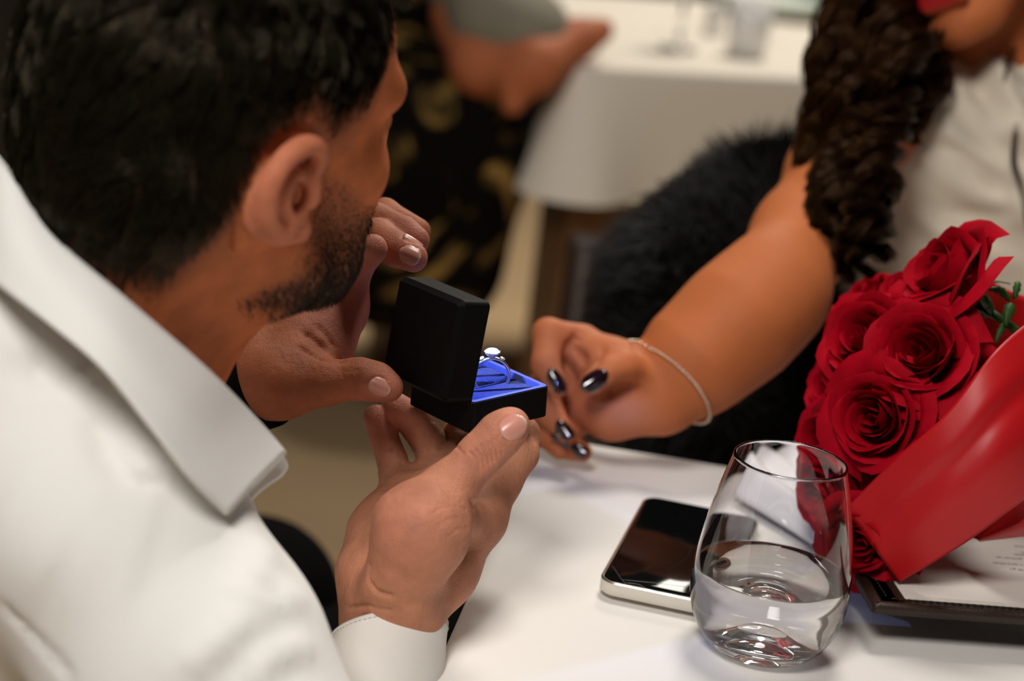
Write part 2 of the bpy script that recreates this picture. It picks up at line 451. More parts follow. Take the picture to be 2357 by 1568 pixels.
# corner: left edge x far edge
dl = (L1-L0)[:2]; df = (A1-A0)[:2]; t = np.linalg.solve(np.stack([dl, -df], 1), (A0-L0)[:2])[0]
corner = L0+(L1-L0)*t
def table(label, c0, ex, ey, wx, wy, top, mt, legw=.06):
    c = c0+ex*wx/2+ey*wy/2; t = thing('dining_table', label, 'table', (c[0], c[1], 0))
    v, f = prism(rrect(wx-.012, wy-.012, .025), [(.002, -.028), (0, -.026), (0, -.003), (.002, -.001)])
    mesh('table_top', xf(v, (c[0], c[1], top), ex, ey, np.array([0, 0, 1.])), f, mt, t)
    for sx in (-1, 1):
        for sy in (-1, 1):
            v, f = boxm((sx*(wx/2-.08)-legw/2, sy*(wy/2-.08)-legw/2, 0), (sx*(wx/2-.08)+legw/2, sy*(wy/2-.08)+legw/2, top-.026))
            bevel(mesh('leg', xf(v, (c[0], c[1], 0), ex, ey, np.array([0, 0, 1.])), f, mt, t, False), .004)
    return t
W_, D_ = .95, .85
nc = corner-ey*D_; nc[2] = TZ
cloth('tablecloth', nc, ex, ey, W_, D_, .20, M['tablecloth'], 'smooth white tablecloth under the glass, phone and bouquet', flare=.02, nfold=9, rad=.035)
table('dining table under the white cloth with the glass and phone', nc, ex, ey, W_, D_, TZ-.002, M['dark_wood'])
# far table
fc0 = onz(1335, 152, TZ); fex = flat(onz(1862, 180, TZ)-fc0); fey = np.array([-fex[1], fex[0], 0])
cloth('tablecloth', fc0, fex, fey, .95, .9, .19, M['far_cloth'], 'cream tablecloth hanging from the table in the background', flare=.026, nfold=7, rad=.02, seed=5)
table('brown table under the hanging cream cloth in the background', fc0, fex, fey, .95, .9, TZ-.002, M['wood'], legw=.11)

# ------------------------------------------------------------------ ring box
yaw = math.radians(42)
bu = np.array([math.cos(yaw), math.sin(yaw), .06]); bu = nrm(bu)
bv0 = np.array([-math.sin(yaw), math.cos(yaw), -.02]); bw = nrm(np.cross(bu, bv0)); bv = np.cross(bw, bu)
BS, BH = .0550, .0175
Bn = at(1086, 930, 1.05)                                   # near top corner of the base
bo = Bn+bu*BS/2+bv*BS/2-bw*BH                              # centre of the base's underside
box = thing('ring_box', 'black ring box with open lid and blue lit velvet inside', 'box', bo)
sq = rrect(BS, BS, .0036, 5)
v, f = prism(sq, [(.0006, 0), (0, .0006), (0, BH-.0004), (.0004, BH), (.0026, BH), (.003, BH-.0006), (.003, .004)])
bevel(mesh('base', xf(v, bo, bu, bv, bw), f, M['box'], box, False), .0003, 2)
P2 = rrect(BS-.0016, BS-.0016, .003, 5); nn_ = len(P2); sc_ = (BS-.0068)/(BS-.0016)
Vv = [(x, y, BH+.0003) for x, y in P2]+[(x*sc_, y*sc_, BH+.0003) for x, y in P2]+[(x*sc_, y*sc_, BH-.004) for x, y in P2]
mesh('rim_led_tint', xf(np.array(Vv), bo, bu, bv, bw), [(l*nn_+i, l*nn_+(i+1) % nn_, (l+1)*nn_+(i+1) % nn_, (l+1)*nn_+i) for l in range(2) for i in range(nn_)], M['rim'], box, False)  # added band, coloured to carry the LED's blue light along the rim
for s in (-1, 1):                                          # velvet pad in two halves with the slot between them
    hp = rrect(BS-.0066, (BS-.0066)/2-.0012, .0025, 4)
    v, f = prism(hp, [(0, .0045), (0, BH-.0045), (.0006, BH-.003), (.002, BH-.0022), (.005, BH-.0018)])
    v[:, 1] += s*((BS-.0066)/4+.0006)
    mesh('cushion', xf(v, bo, bu, bv, bw), f, M['velvet'], box)
v, f = prism(rrect(BS-.0062, BS-.0062, .002, 4), [(0, .004), (0, .008)])
mesh('cushion_bed', xf(v, bo, bu, bv, bw), f, M['velvet'], box)
# lid, hinged on the edge u = -BS/2, standing a little past upright
op = math.radians(10)
lw = nrm(bw*math.cos(op)+bu*math.sin(op)); ln = np.cross(bv, lw); ln = ln if ln@bu > 0 else -ln     # ln: the way the inside faces
LT = .0205
lo_ = bo-bu*BS/2+bw*(BH+.0004)+lw*BS/2                    # centre of the lid opening
v, f = prism(sq, [(.0026, -LT), (0, -LT+.0036), (0, -.0004), (.0004, 0), (.0026, 0), (.003, -.0006), (.003, -LT+.005)])
lid = bevel(mesh('lid', xf(v, lo_, bv, lw, ln), f, M['box'], box, False), .0006, 3)
v, f = prism(rrect(BS-.0066, BS-.0066, .002, 4), [(0, -LT+.0052), (0, -.005), (.002, -.0035), (.006, -.0030)])
mesh('lid_lining', xf(v, lo_, bv, lw, ln), f, M['velvet'], lid)
ledp = lo_+lw*(BS/2-.007)-ln*.0022
v, f = lathe([(0, .0008), (.0012, .0006), (.0017, 0), (.0018, -.0012), (0, -.0012)], 16)
mesh('led_lamp', xf(v, ledp, bv, lw, ln), f, M['led'], lid)
v, f = prism(rrect(.004, BS*.92, .001, 3), [(0, -.0022), (0, .0030)])
mesh('hinge_light_stop', xf(v, bo-bu*(BS/2-.0004)+bw*BH, bu, bv, bw), f, M['box'], box)  # added slab that keeps LED light from leaking through the hinge gap
for s in (-1, 1):
    c = bo-bu*(BS/2+.0006)+bw*BH+bv*s*BS*.28
    v, f = tube([c-bv*.005, c+bv*.005], .0011, 10); mesh('hinge', v, f, M['silver'], box)
sl = bpy.data.lights.new('ring_box_led', 'SPOT'); sl.energy = .60; sl.color = (.30, .42, 1); sl.spot_size = math.radians(110); sl.spot_blend = .9; sl.shadow_soft_size = .0015
so = bpy.data.objects.new('ring_box_led', sl); COL.objects.link(so); so.location = tuple(ledp+ln*.0016)
tgt = bo+bw*(BH+.004)+bu*.004
so.rotation_euler = Vector(tgt-(ledp+ln*.0016)).to_track_quat('-Z', 'Y').to_euler()

# ------------------------------------------------------------------ ring standing in the slot
rc_ = bo+bw*(BH+.0026)+bu*.0055-bv*.003
ring = thing('engagement_ring', 'silver diamond ring standing in the blue velvet slot', 'ring', rc_)
rx = nrm(bu*.85-bv*.5); rz = bw; ry = np.cross(rz, rx)
a = np.linspace(0, 2*math.pi, 61)
RR = .0100
pts = [rc_+RR*(rx*math.sin(t)+rz*math.cos(t)) for t in a]
n = len(pts); V = []
for i, t in enumerate(a[:-1]):
    e = rx*math.sin(t)+rz*math.cos(t); hw = .0012+.0005*math.cos(t)**2
    for s in range(8):
        q = 2*math.pi*s/8; V.append(rc_+e*(RR+.0010*math.cos(q))+ry*hw*math.sin(q))
mesh('band', V, [(i*8+s, ((i+1) % 60)*8+s, ((i+1) % 60)*8+(s+1) % 8, i*8+(s+1) % 8) for i in range(60) for s in range(8)], M['silver'], ring)
def gem(c, r, ax, name, parent):
    u_ = nrm(np.cross(ax, [.2, .9, .1])); v_ = np.cross(ax, u_)
    v, f = lathe([(0, -.75*r), (r, 0), (r*1.0, .08*r), (.62*r, .38*r), (0, .38*r)], 8)
    return mesh(name, xf(v, c, u_, v_, ax), f, M['gem'], parent, False)
gc = rc_+rz*(RR+.0036)
gm = gem(gc, .0044, rz, 'diamond', ring)
for k in range(6):
    t = k*math.pi/3; d = rx*math.cos(t)+ry*math.sin(t)
    v, f = tube([rc_+rz*(RR+.0002)+d*.0006, gc+d*.0033-rz*.001, gc+d*.0045+rz*.0006], .00040, 6); mesh('prong', v, f, M['silver'], ring)
for s in (-1, 1):
    t = s*.52; e = rx*math.sin(t)+rz*math.cos(t); gem(rc_+e*(RR+.0016), .0016, e, 'side_diamond', ring)

# ------------------------------------------------------------------ glass and water
g0 = onz(1747, 1497, TZ); g0[2] = TZ+.0005
gl = thing('stemless_glass', 'clear stemless drinking glass half full of water', 'glass', g0)
outer = [(0, .0115), (.006, .0106), (.012, .0072), (.0165, .0022), (.0195, 0), (.0225, .0003), (.027, .0022), (.032, .0062), (.0368, .0125), (.0405, .0205), (.0427, .030), (.0434, .040),
         (.0428, .052), (.0410, .065), (.0382, .080), (.0350, .094), (.0318, .1065), (.0306, .1118)]
inner = [(.0300, .1122), (.0295, .1117), (.0306, .1065), (.0338, .094), (.0370, .080), (.0398, .065), (.0416, .052), (.0422, .040), (.0415, .030), (.0392, .0215), (.0350, .0142), (.029, .0104),
         (.022, .0108), (.015, .0142), (.008, .0186), (0, .0202)]
prof = np.array([(r, z, 0) for r, z in outer+inner]); prof = np.vstack([catmull(prof[:18], 70), catmull(prof[17:], 70)[1:]])
v, f = lathe(np.clip(prof[:, :2], 0, 1), 96); mesh('glass_bowl', v+g0, f, M['glass'], gl)
WL = .0475
wp = [(r+.0003, z-.0002) for r, z in inner if z < WL][::-1]
rW = .0420; wprof = np.array([(max(r, 0), z, 0) for r, z in [(0, .0199)]+wp[1:]]); wprof = catmull(wprof, 50)[:, :2]
wprof = list(map(tuple, np.clip(wprof, 0, 1)))+[(.0419, WL-.0006), (.0417, WL-.0002), (.0400, WL), (.02, WL), (0, WL)]
v, f = lathe(wprof, 96)
wat = thing('water', 'still clear water inside the stemless glass', 'water', g0+np.array([0, 0, .009]))
mesh('water_volume', v+g0, f, M['water'], wat)

# ------------------------------------------------------------------ phone
f0, f1 = onz(1376, 1338, TZ+.011), onz(1488, 1138, TZ+.011)
pe = flat(f1-f0); px_ = np.array([pe[1], -pe[0], 0]); PW, PL = .0735, .150
pc = f0+pe*PL/2+px_*PW/2; pc[2] = TZ+.0035
ph = thing('smartphone', 'black-screened smartphone with white rim lying face up', 'phone', pc)
zz = np.array([0, 0, 1.])
PR = rrect(PW, PL, .0105, 10)
v, f = prism(PR, [(.0008, 0), (0, .0008), (0, .0068), (.0003, .0072)]); mesh('case', xf(v, pc, px_, pe, zz), f, M['phone_body'], ph)
v, f = prism(PR, [(.0003, .0070), (.0, .0073), (0, .0078), (.0008, .0083), (.0016, .0083)]); mesh('frame', xf(v, pc, px_, pe, zz), f, M['phone_frame'], ph)
v, f = prism(PR, [(.0016, .0080), (.0016, .0085), (.0022, .0088)]); scr = mesh('screen', xf(v, pc, px_, pe, zz), f, M['screen'], ph)
for cx, cy in ((-.021, -.060), (-.021, -.043)):
    v, f = lathe([(0, -.003), (.0065, -.003), (.0075, -.0022), (.0078, 0.0005), (0, .0005)], 24)
    mesh('camera_lens', xf(v+np.array([cx, cy, 0]), pc, px_, pe, zz), f, M['phone_frame'], ph)
for pts in ([(-.033, -.052), (-.024, -.069), (-.021, -.073)], [(-.024, -.069), (-.006, -.064), (.012, -.060)], [(-.021, -.072), (-.014, -.071), (-.010, -.0735)]):
    P = np.array([xf((x, y, .00885), pc, px_, pe, zz) for x, y in pts]); v, f = tube(catmull(P, 12), .00011, 4); mesh('screen_crack', v, f, M['crack'], scr)
v, f = boxm((-PW/2-.0005, .02, .003), (-PW/2+.0005, .03, .0055)); bevel(mesh('side_button', xf(v, pc, px_, pe, zz), f, M['phone_frame'], ph, False), .0004)

# ------------------------------------------------------------------ plate, napkin, menu
pl0 = onz(2275, 1228, TZ); pl0[2] = TZ+.0003
plate = thing('dinner_plate', 'white round plate underneath the menu and bouquet', 'plate', pl0)
v, f = lathe([(0, .003), (.08, .003), (.088, .004), (.098, .011), (.137, .0185), (.14, .0195), (.1395, .0205), (.136, .0200), (.098, .0128), (.088, .0064), (.08, .0052), (0, .005)], 96)
mesh('dish', v+pl0, f, M['porcelain'], plate)
v, f = lathe([(.076, .0), (.078, 0), (.079, .0035), (.075, .0035)], 64); mesh('foot_ring', v+pl0, f, M['porcelain'], plate)
# napkin: pleats running from the plate's rim towards the glass
nd0, nd1 = onz(1772, 1092, TZ+.012), onz(2000, 1200, TZ+.026)
na = flat(nd1-nd0); nb = np.array([-na[1], na[0], 0]); NL = np.linalg.norm((nd1-nd0)[:2])
G = []
for i in range(29):
    s = i/28; row = []
    for j in range(49):
        q = j/48; fan = .026+.018*(1-s)**1.3
        h = .020+.006*math.sin(q*math.pi)+.0065*abs(math.sin(q*math.pi*3.5+.4*s))*(1.15-.5*s)-.004*s
        h += .004*math.exp(-((s)/.12)**2)*math.sin(q*9)
        row.append(nd0*0+np.array([nd0[0], nd0[1], TZ])+na*(s*NL*1.05+.012*math.sin(q*7+1)*(1-s))+nb*((q-.5)*2*fan)+zz*(h*(.35+.65*math.sin(min(1, max(0.0, min(q, 1-q)*7))*math.pi/2))))
    G.append(row)
G = np.array(G); nk = mesh('napkin', G.reshape(-1, 3), grid_faces(29, 49), M['napkin']); solid(nk, .0012)
tag(nk, 'white pleated cloth napkin on the plate behind the glass', 'napkin')
# menu
MZ = TZ+.0225
m0 = onz(2008, 1412, MZ); me_ = flat(onz(2357, 1438, MZ)-m0); mf = np.array([-me_[1], me_[0], 0])
menu = thing('menu', 'open dark leather menu folder with printed cream pages', 'menu', m0)
MW, MD = .27, .20
mc = m0+me_*MW/2+mf*MD/2
v, f = prism(rrect(MW, MD, .003, 4), [(.0012, -.0008), (0, 0), (0, .0042), (.0008, .0052), (.004, .0056), (.007, .0050), (.016, .0050)])
mesh('leather_cover', xf(v, (mc[0], mc[1], MZ), me_, mf, zz), f, M['leather'], menu)
for ins, z in ((.0105, .00515),):
    P = rrect(MW-2*ins, MD-2*ins, .002, 3); P = np.vstack([P, P[:1]])
    seg = []
    for i in range(len(P)-1):
        a_, b_ = P[i], P[i+1]; k = int(np.linalg.norm(b_-a_)/.0042)
        for j in range(k):
            p, q = a_+(b_-a_)*(j+.15)/k, a_+(b_-a_)*(j+.85)/k
            if p[0] > .1: continue
            seg.append(tube([(p[0], p[1], z), ((p[0]+q[0])/2, (p[1]+q[1])/2, z+.0003), (q[0], q[1], z)], .00022, 4))
    v, f = join(seg); st = mesh('stitching', xf(v, (mc[0], mc[1], MZ), me_, mf, zz), f, M['stitch'], menu); tag(st, kind='stuff')
for k in range(3):
    pw, pd = .245, .165
    v, f = prism(rrect(pw, pd, .0012, 3), [(0, 0), (0, .0004), (.0001, .0005)])
    pcn = m0+me_*(.0225-.0008*k+pw/2)+mf*(.0125-.0007*k+pd/2)
    pg = mesh('page', xf(v, (pcn[0], pcn[1], MZ+.0052+.0006*(2-k)), me_, mf, zz), f, M['paper'], menu, False)
    if k == 0: page = pg
def text(s, px, py, size, parent, z):
    c = bpy.data.curves.new('t', 'FONT'); c.body = s; c.size = size; c.align_x = 'RIGHT'; c.resolution_u = 3; c.extrude = .00004
    o = bpy.data.objects.new('t', c); COL.objects.link(o); bpy.context.view_layer.update()
    me = bpy.data.meshes.new_from_object(o.evaluated_get(bpy.context.evaluated_depsgraph_get())); bpy.data.objects.remove(o)
    V = np.array([x.co[:] for x in me.vertices]); Fs = [tuple(p.vertices) for p in me.polygons]
    p0 = onz(px, py, z)
    mesh('printed_text', xf(V, p0, -me_, -mf, zz), Fs, M['ink'], parent, False)
pz = MZ+.0052+.0012+.00055
for s, x, y in (('00 gr)', 2322, 1310), ('lı dana biftek', 2284, 1296), (',grilovan tel.', 2289, 1283), ('iftek', 2333, 1282), ('tel.', 2346, 1273), ('ınace:', 2332, 1258)):
    text(s, x, y-2 if s != 'iftek' else y-7, .0036, page, pz)

# ------------------------------------------------------------------ bouquet
def petal_grid(i, N, r, n=9, m=9):
    t = i/(N-1); th0 = i*2.39996+r.uniform(-.25, .25)
    R = .0028+.0300*t**.92; A = 1.55-.62*t**.7
    zt = .000+.011*math.sin(math.pi*(.12+.62*t))-.013*t**2; zb = -.034
    ph, rip = r.uniform(0, 6.28), r.uniform(.5, 1.3); roll = (.35+1.0*t**2)*r.uniform(.6, 1.25); tip = r.uniform(-.25, .25)
    G = []
    for a in range(n):
        v = a/(n-1)
        for b in range(m):
            u = b/(m-1)*2-1
            w_ = .30+.70*math.sin(math.pi*min(v, .72)/1.44)
            rr = R*(.12+.88*math.sin(min(1, v*1.12)*math.pi/2)**.75)
            k = max(0, v-.70)/.30
            e = max(0, abs(u)-.55)/.45
            rr += roll*.0105*t*k**2*(1-.2*u*u)+.0016*u*(1 if i % 2 else .6)+.0011*rip*math.sin(4.2*u+ph)*v**3
            rr += .0035*t*e**2*v**2
            z = zb+(zt-zb)*v**.85-(zt-zb)*.26*u*u*v**2-roll*.0065*t*k**3+.0028*math.exp(-((u-tip)/.22)**2)*v**8*t
            th = th0+A*u*w_
            G.append((rr*math.cos(th), rr*math.sin(th), z))
    return np.array(G)
def rose_variant(N, seed):
    r = random.Random(seed); out = []
    for i in range(N):
        me = bpy.data.meshes.new('petal'); me.from_pydata([tuple(p) for p in petal_grid(i, N, r)], [], [tuple(int(x) for x in q) for q in grid_faces(9, 9)])
        me.shade_smooth(); me.materials.append(M['petal']); out.append(me)
    return out
variants = [rose_variant(25, 3), rose_variant(25, 11), rose_variant(24, 29)]
hipv, hipf = lathe([(0, -.046), (.004, -.045), (.0065, -.040), (.007, -.036), (.0055, -.031), (0, -.029)], 14)
bq0 = onz(2300, 1150, TZ+.03)
bouquet = thing('rose_bouquet', 'bouquet of red roses wrapped in red satin paper', 'bouquet', bq0)
BC = at(2240, 985, 1.25)
def place(o, parent_loc, pos, zax, sc, spin):
    z = nrm(zax); x = nrm(np.cross([.1, .3, 1.] if abs(z[2]) < .9 else [1., 0, 0], z)); y = np.cross(z, x)
    c, s_ = math.cos(spin), math.sin(spin); x, y = x*c+y*s_, y*c-x*s_
    p = np.asarray(pos)-np.asarray(parent_loc)
    o.matrix_basis = Matrix(((x[0]*sc, y[0]*sc, z[0]*sc, p[0]), (x[1]*sc, y[1]*sc, z[1]*sc, p[1]), (x[2]*sc, y[2]*sc, z[2]*sc, p[2]), (0, 0, 0, 1)))
roses = [(2112, 805, 1.165, .92, None, .3), (2003, 962, 1.165, .86, None, 1.2), (1978, 770, 1.20, .88, None, 2.2),
         (2150, 622, 1.20, 1.0, (2300, 735, 1.215), .9), (1905, 1035, 1.215, .84, None, 4.0), (2052, 1075, 1.180, .80, None, 5.1),
         (1905, 890, 1.25, .80, None, .7), (1893, 1145, 1.215, .74, None, 3.3), (1978, 1252, 1.176, .76, (2085, 1170, 1.25), 1.9),
         (1972, 690, 1.275, .82, None, 2.9), (2205, 900, 1.20, .80, (2290, 1000, 1.27), 2.0), (2085, 668, 1.245, .84, None, 5.6)]
BSH = .035
roses = [(x, y, d-BSH, s_, None if b_ is None else (b_[0], b_[1], b_[2]-BSH), sp) for x, y, d, s_, b_, sp in roses]
for i, (x, y, d, sc, base, spin) in enumerate(roses):
    pos = at(x, y, d); zax = pos-(BC if base is None else at(*base))
    me = bpy.data.meshes.new('rose'); me.from_pydata([tuple(p) for p in hipv], [], hipf); me.shade_smooth(); me.materials.append(M['leaf'])
    ro = bpy.data.objects.new('rose', me); COL.objects.link(ro); ro.parent = bouquet; place(ro, bq0, pos, zax, sc, spin)
    for pm in variants[i % 3]:
        po = bpy.data.objects.new('petal', pm); COL.objects.link(po); po.parent = ro
    for k in range(5 if i in (3, 8) else 0):
        th = k*1.2566
        P = [((.006+.010*q+.006*q*q)*math.cos(th), (.006+.010*q+.006*q*q)*math.sin(th), -.040+.014*math.sin(q*2.2)-.012*q*q) for q in np.linspace(0, 1, 7)]
        wv = [.003, .0034, .0032, .0026, .0018, .001, .0002]; sd = np.array([-math.sin(th), math.cos(th), 0])
        Vv = [np.array(P[q])+s*sd*wv[q]+np.array([0, 0, .0012*abs(s)]) for q in range(7) for s in (-1, 0, 1)]
        sm = bpy.data.meshes.new('sepal'); sm.from_pydata([tuple(p) for p in Vv], [], [tuple(int(x) for x in q) for q in grid_faces(7, 3)]); sm.shade_smooth(); sm.materials.append(M['leaf'])
        s_o = bpy.data.objects.new('sepal', sm); COL.objects.link(s_o); s_o.parent = ro
# stems gathered to the right
grip = at(2620, 1110, 1.34)
for i, (x, y, d, sc, base, spin) in enumerate(roses):
    pos = at(x, y, d); zax = nrm(pos-(BC if base is None else at(*base))); b = pos-zax*.045*sc
    v, f = tube(catmull([b, b-zax*.03, (b+grip)/2+np.array([0, 0, .005]), grip+rng.normal(0, .006, 3)], 12), .0028, 6); mesh('stem', v, f, M['leaf'], bouquet)
# small leaves by the uppermost rose
for a_, b_, wl in (((2325, 692, 1.165), (2275, 668, 1.16), .0028), ((2330, 700, 1.165), (2312, 752, 1.16), .0040), ((2318, 745, 1.165), (2290, 792, 1.16), .0022), ((2335, 690, 1.165), (2345, 650, 1.17), .0025)):
    p, q = at(*a_), at(*b_); sd = nrm(np.cross(q-p, -_F)); Vv = []
    for k in range(9):
        s = k/8; c = p+(q-p)*s+np.array([0, 0, .003*math.sin(s*3)]); ww = wl*math.sin(math.pi*min(1, s*.9+.1))**.8*(1 if k % 2 else .72)
        Vv += [c-sd*ww-_F*-.001, c, c+sd*ww-_F*-.001]
    solid(mesh('leaf', Vv, grid_faces(9, 3), M['leaf'], bouquet), .0004)
def sheet(name, ctrl, n=36, m=48, t=.0006):
    G = patch([[at(p[0], p[1], p[2]-BSH) for p in r] for r in ctrl], n, m)
    return solid(mesh(name, G.reshape(-1, 3), grid_faces(n, m), M['wrap'], bouquet), t, 0)
te = [(1945, 1172, 1.178), (2055, 1062, 1.152), (2180, 950, 1.135), (2292, 806, 1.140), (2420, 700, 1.18)]
be = [(2070, 1342, 1.168), (2160, 1288, 1.152), (2248, 1232, 1.145), (2365, 1145, 1.145), (2530, 1030, 1.18)]
rows = []
for s_ in np.linspace(0, 1, 9):
    rows.append([tuple(np.array(t_)*(1-s_)+np.array(b_)*s_+np.array([0, 0, -(.004+.011*k/4)*math.sin(math.pi*s_)+(.002+.004*k/4)*math.exp(-((s_-.40)/.11)**2)])) for k, (t_, b_) in enumerate(zip(te, be))])
sheet('wrapping_paper', rows)
sheet('wrapping_paper', [[(2170, 1215, 1.215), (2300, 1150, 1.200), (2420, 1080, 1.21), (2560, 1000, 1.24)],
                         [(2243, 1240, 1.195), (2330, 1165, 1.180), (2440, 1110, 1.19), (2560, 1050, 1.22)],
                         [(2250, 1243, 1.190), (2345, 1208, 1.165), (2440, 1170, 1.17), (2560, 1120, 1.20)],
                         [(2255, 1246, 1.195), (2345, 1236, 1.185), (2440, 1226, 1.19), (2560, 1190, 1.22)]], 24, 30)
sheet('wrapping_paper', [[(2270, 640, 1.30), (2345, 678, 1.27), (2440, 690, 1.26)], [(2255, 760, 1.31), (2345, 790, 1.275), (2450, 790, 1.255)],
                         [(2230, 900, 1.33), (2340, 920, 1.29), (2460, 900, 1.26)]], 16, 16)
sheet('wrapping_paper', [[(1960, 1150, 1.25), (1930, 960, 1.30), (1960, 800, 1.33), (2080, 690, 1.34)], [(2110, 1180, 1.27), (2080, 1020, 1.33), (2090, 890, 1.36), (2180, 780, 1.36)],
                         [(2300, 1180, 1.30), (2290, 1080, 1.37), (2300, 980, 1.40), (2330, 900, 1.39)]], 18, 24)

# ------------------------------------------------------------------ things on the far table
def lathe_thing(name, label, cat, px, py, prof, mt, part='body', group=None):
    p = onz(px, py, TZ+.0005); t = thing(name, label, cat, p, group); v, f = lathe(prof, 32); mesh(part, v+p, f, mt, t); return t, p
lathe_thing('tumbler', 'pale frosted tumbler on the background table', 'glass', 1715, 128, [(0, .002), (.03, 0), (.034, .003), (.038, .1), (.0365, .1), (.033, .006), (0, .006)], M['porcelain'], 'cup')
t, p = lathe_thing('serving_dish', 'pale dish with a green rim on the background table', 'dish', 1775, 35, [(0, 0), (.09, 0), (.12, .03), (.123, .031), (.12, .034), (.09, .005), (0, .004)], M['porcelain'], 'dish')
v, f = lathe([(.118, .028), (.125, .030), (.125, .037), (.117, .036), (.118, .028)], 40); mesh('green_rim', v+p, f, M['green'], t)
lathe_thing('wine_glass', 'empty stemmed glass on the background table beside the frosted tumbler', 'glass', 1560, 112, [(0, .001), (.034, 0), (.03, .003), (.004, .006), (.004, .08), (.012, .09), (.033, .115), (.036, .15), (.030, .19), (.0287, .19), (.0345, .15), (.0315, .117), (.01, .093), (0, .091)], M['glass'], 'bowl')
lathe_thing('salt_shaker', 'small white shaker on the background table', 'shaker', 1640, 82, [(0, 0), (.016, 0), (.02, .004), (.017, .04), (.013, .055), (.008, .062), (0, .063)], M['porcelain'])

# ================================================================== people
def project(V):
    q = V-CAMP; d = q@_F; return np.stack([1178.5+FPX*(q@CR)/d, 784-FPX*(q@CU)/d, d], 1)
def surf(V, N, px, py, rad=9):
    """the point of a body under a direction of view, and its mean normal"""
    p = project(V); m = np.where((np.hypot(p[:, 0]-px, p[:, 1]-py) < rad) & ((N@_F) < .2))[0]
    if len(m) == 0: m = np.array([np.argmin(np.hypot(p[:, 0]-px, p[:, 1]-py))])
    d0 = p[m, 2].min(); m = m[p[m, 2] < d0+.006]
    return V[m].mean(0), nrm(N[m].mean(0))
def nail(V, N, px, py, tx, ty, L, W, mt, parent, curve=1.0, lift=.0004, rad=9, name='fingernail', toward=None):
    c, n = surf(V, N, px, py, rad)
    if toward is not None: n = nrm(n*(1-toward)+nrm(CAMP-c)*toward)
    d = at(px+tx, py+ty, 1)-at(px, py, 1); d = nrm(d-n*(d@n)); s = np.cross(n, d)
    G = []
    for i in range(9):
        v = i/8*2-1
        for j in range(9):
            u = j/8*2-1
            wv = W/2*(1-.10*abs(v)**2)*(math.sqrt(max(0, 1-max(0, abs(v)-.45)**2/.55**2*.80)))
            x = u*wv
            G.append(c+s*x+d*(v*L/2*(1-.10*u*u))+n*(lift-curve*x*x/(W*.62)-.0006*v*v+.0004*(1-u**4)))
    e = np.repeat(smoothstep(.74, .98, np.linspace(-1, 1, 9)), 9); lun = np.repeat(1-smoothstep(-.9, -.55, np.linspace(-1, 1, 9)), 9)
    cc = mixc(mixc(np.tile(np.array([.60, .26, .20]), (81, 1)), (.66, .38, .30), lun*.6), (.74, .58, .46), e)
    o = solid(mesh(name, G, grid_faces(9, 9), mt, parent, col=cc), .0005, 0); return o
def nailbed(V, N, px, py, tx, ty, L, W):
    """the little fold of skin round a nail"""
    c, n = surf(V, N, px, py); d = at(px+tx, py+ty, 1)-at(px, py, 1); d = nrm(d-n*(d@n)); s = np.cross(n, d); P = []
    for k in range(13):
        a = math.pi*(.92+1.16*k/12); q = c+d*math.sin(a)*L*.54+s*math.cos(a)*W*.56; P.append(V[np.argmin(((V-q)**2).sum(1))])
    return fold_path(V, N, P, -.0006, .0010)
def mixc(a, b, t): return np.asarray(a)*(1-t)[:, None]+np.asarray(b)*t[:, None]
def hull(parts):
    V = np.vstack([p[0] for p in parts]); o = 0; Q = []
    for p in parts: Q.append(p[1]+o); o += len(p[0])
    return V, np.vstack(Q), np.vstack([p[2] for p in parts])
def frame(yaw, pitch, roll):
    y, p, r = map(math.radians, (yaw, pitch, roll))
    X = np.array([math.cos(y)*math.cos(p), math.sin(y)*math.cos(p), -math.sin(p)]); Y = np.array([-math.sin(y), math.cos(y), 0]); Z = np.cross(X, Y)
    Y2 = Y*math.cos(r)+Z*math.sin(r); return np.stack([X, Y2, np.cross(X, Y2)], 1)
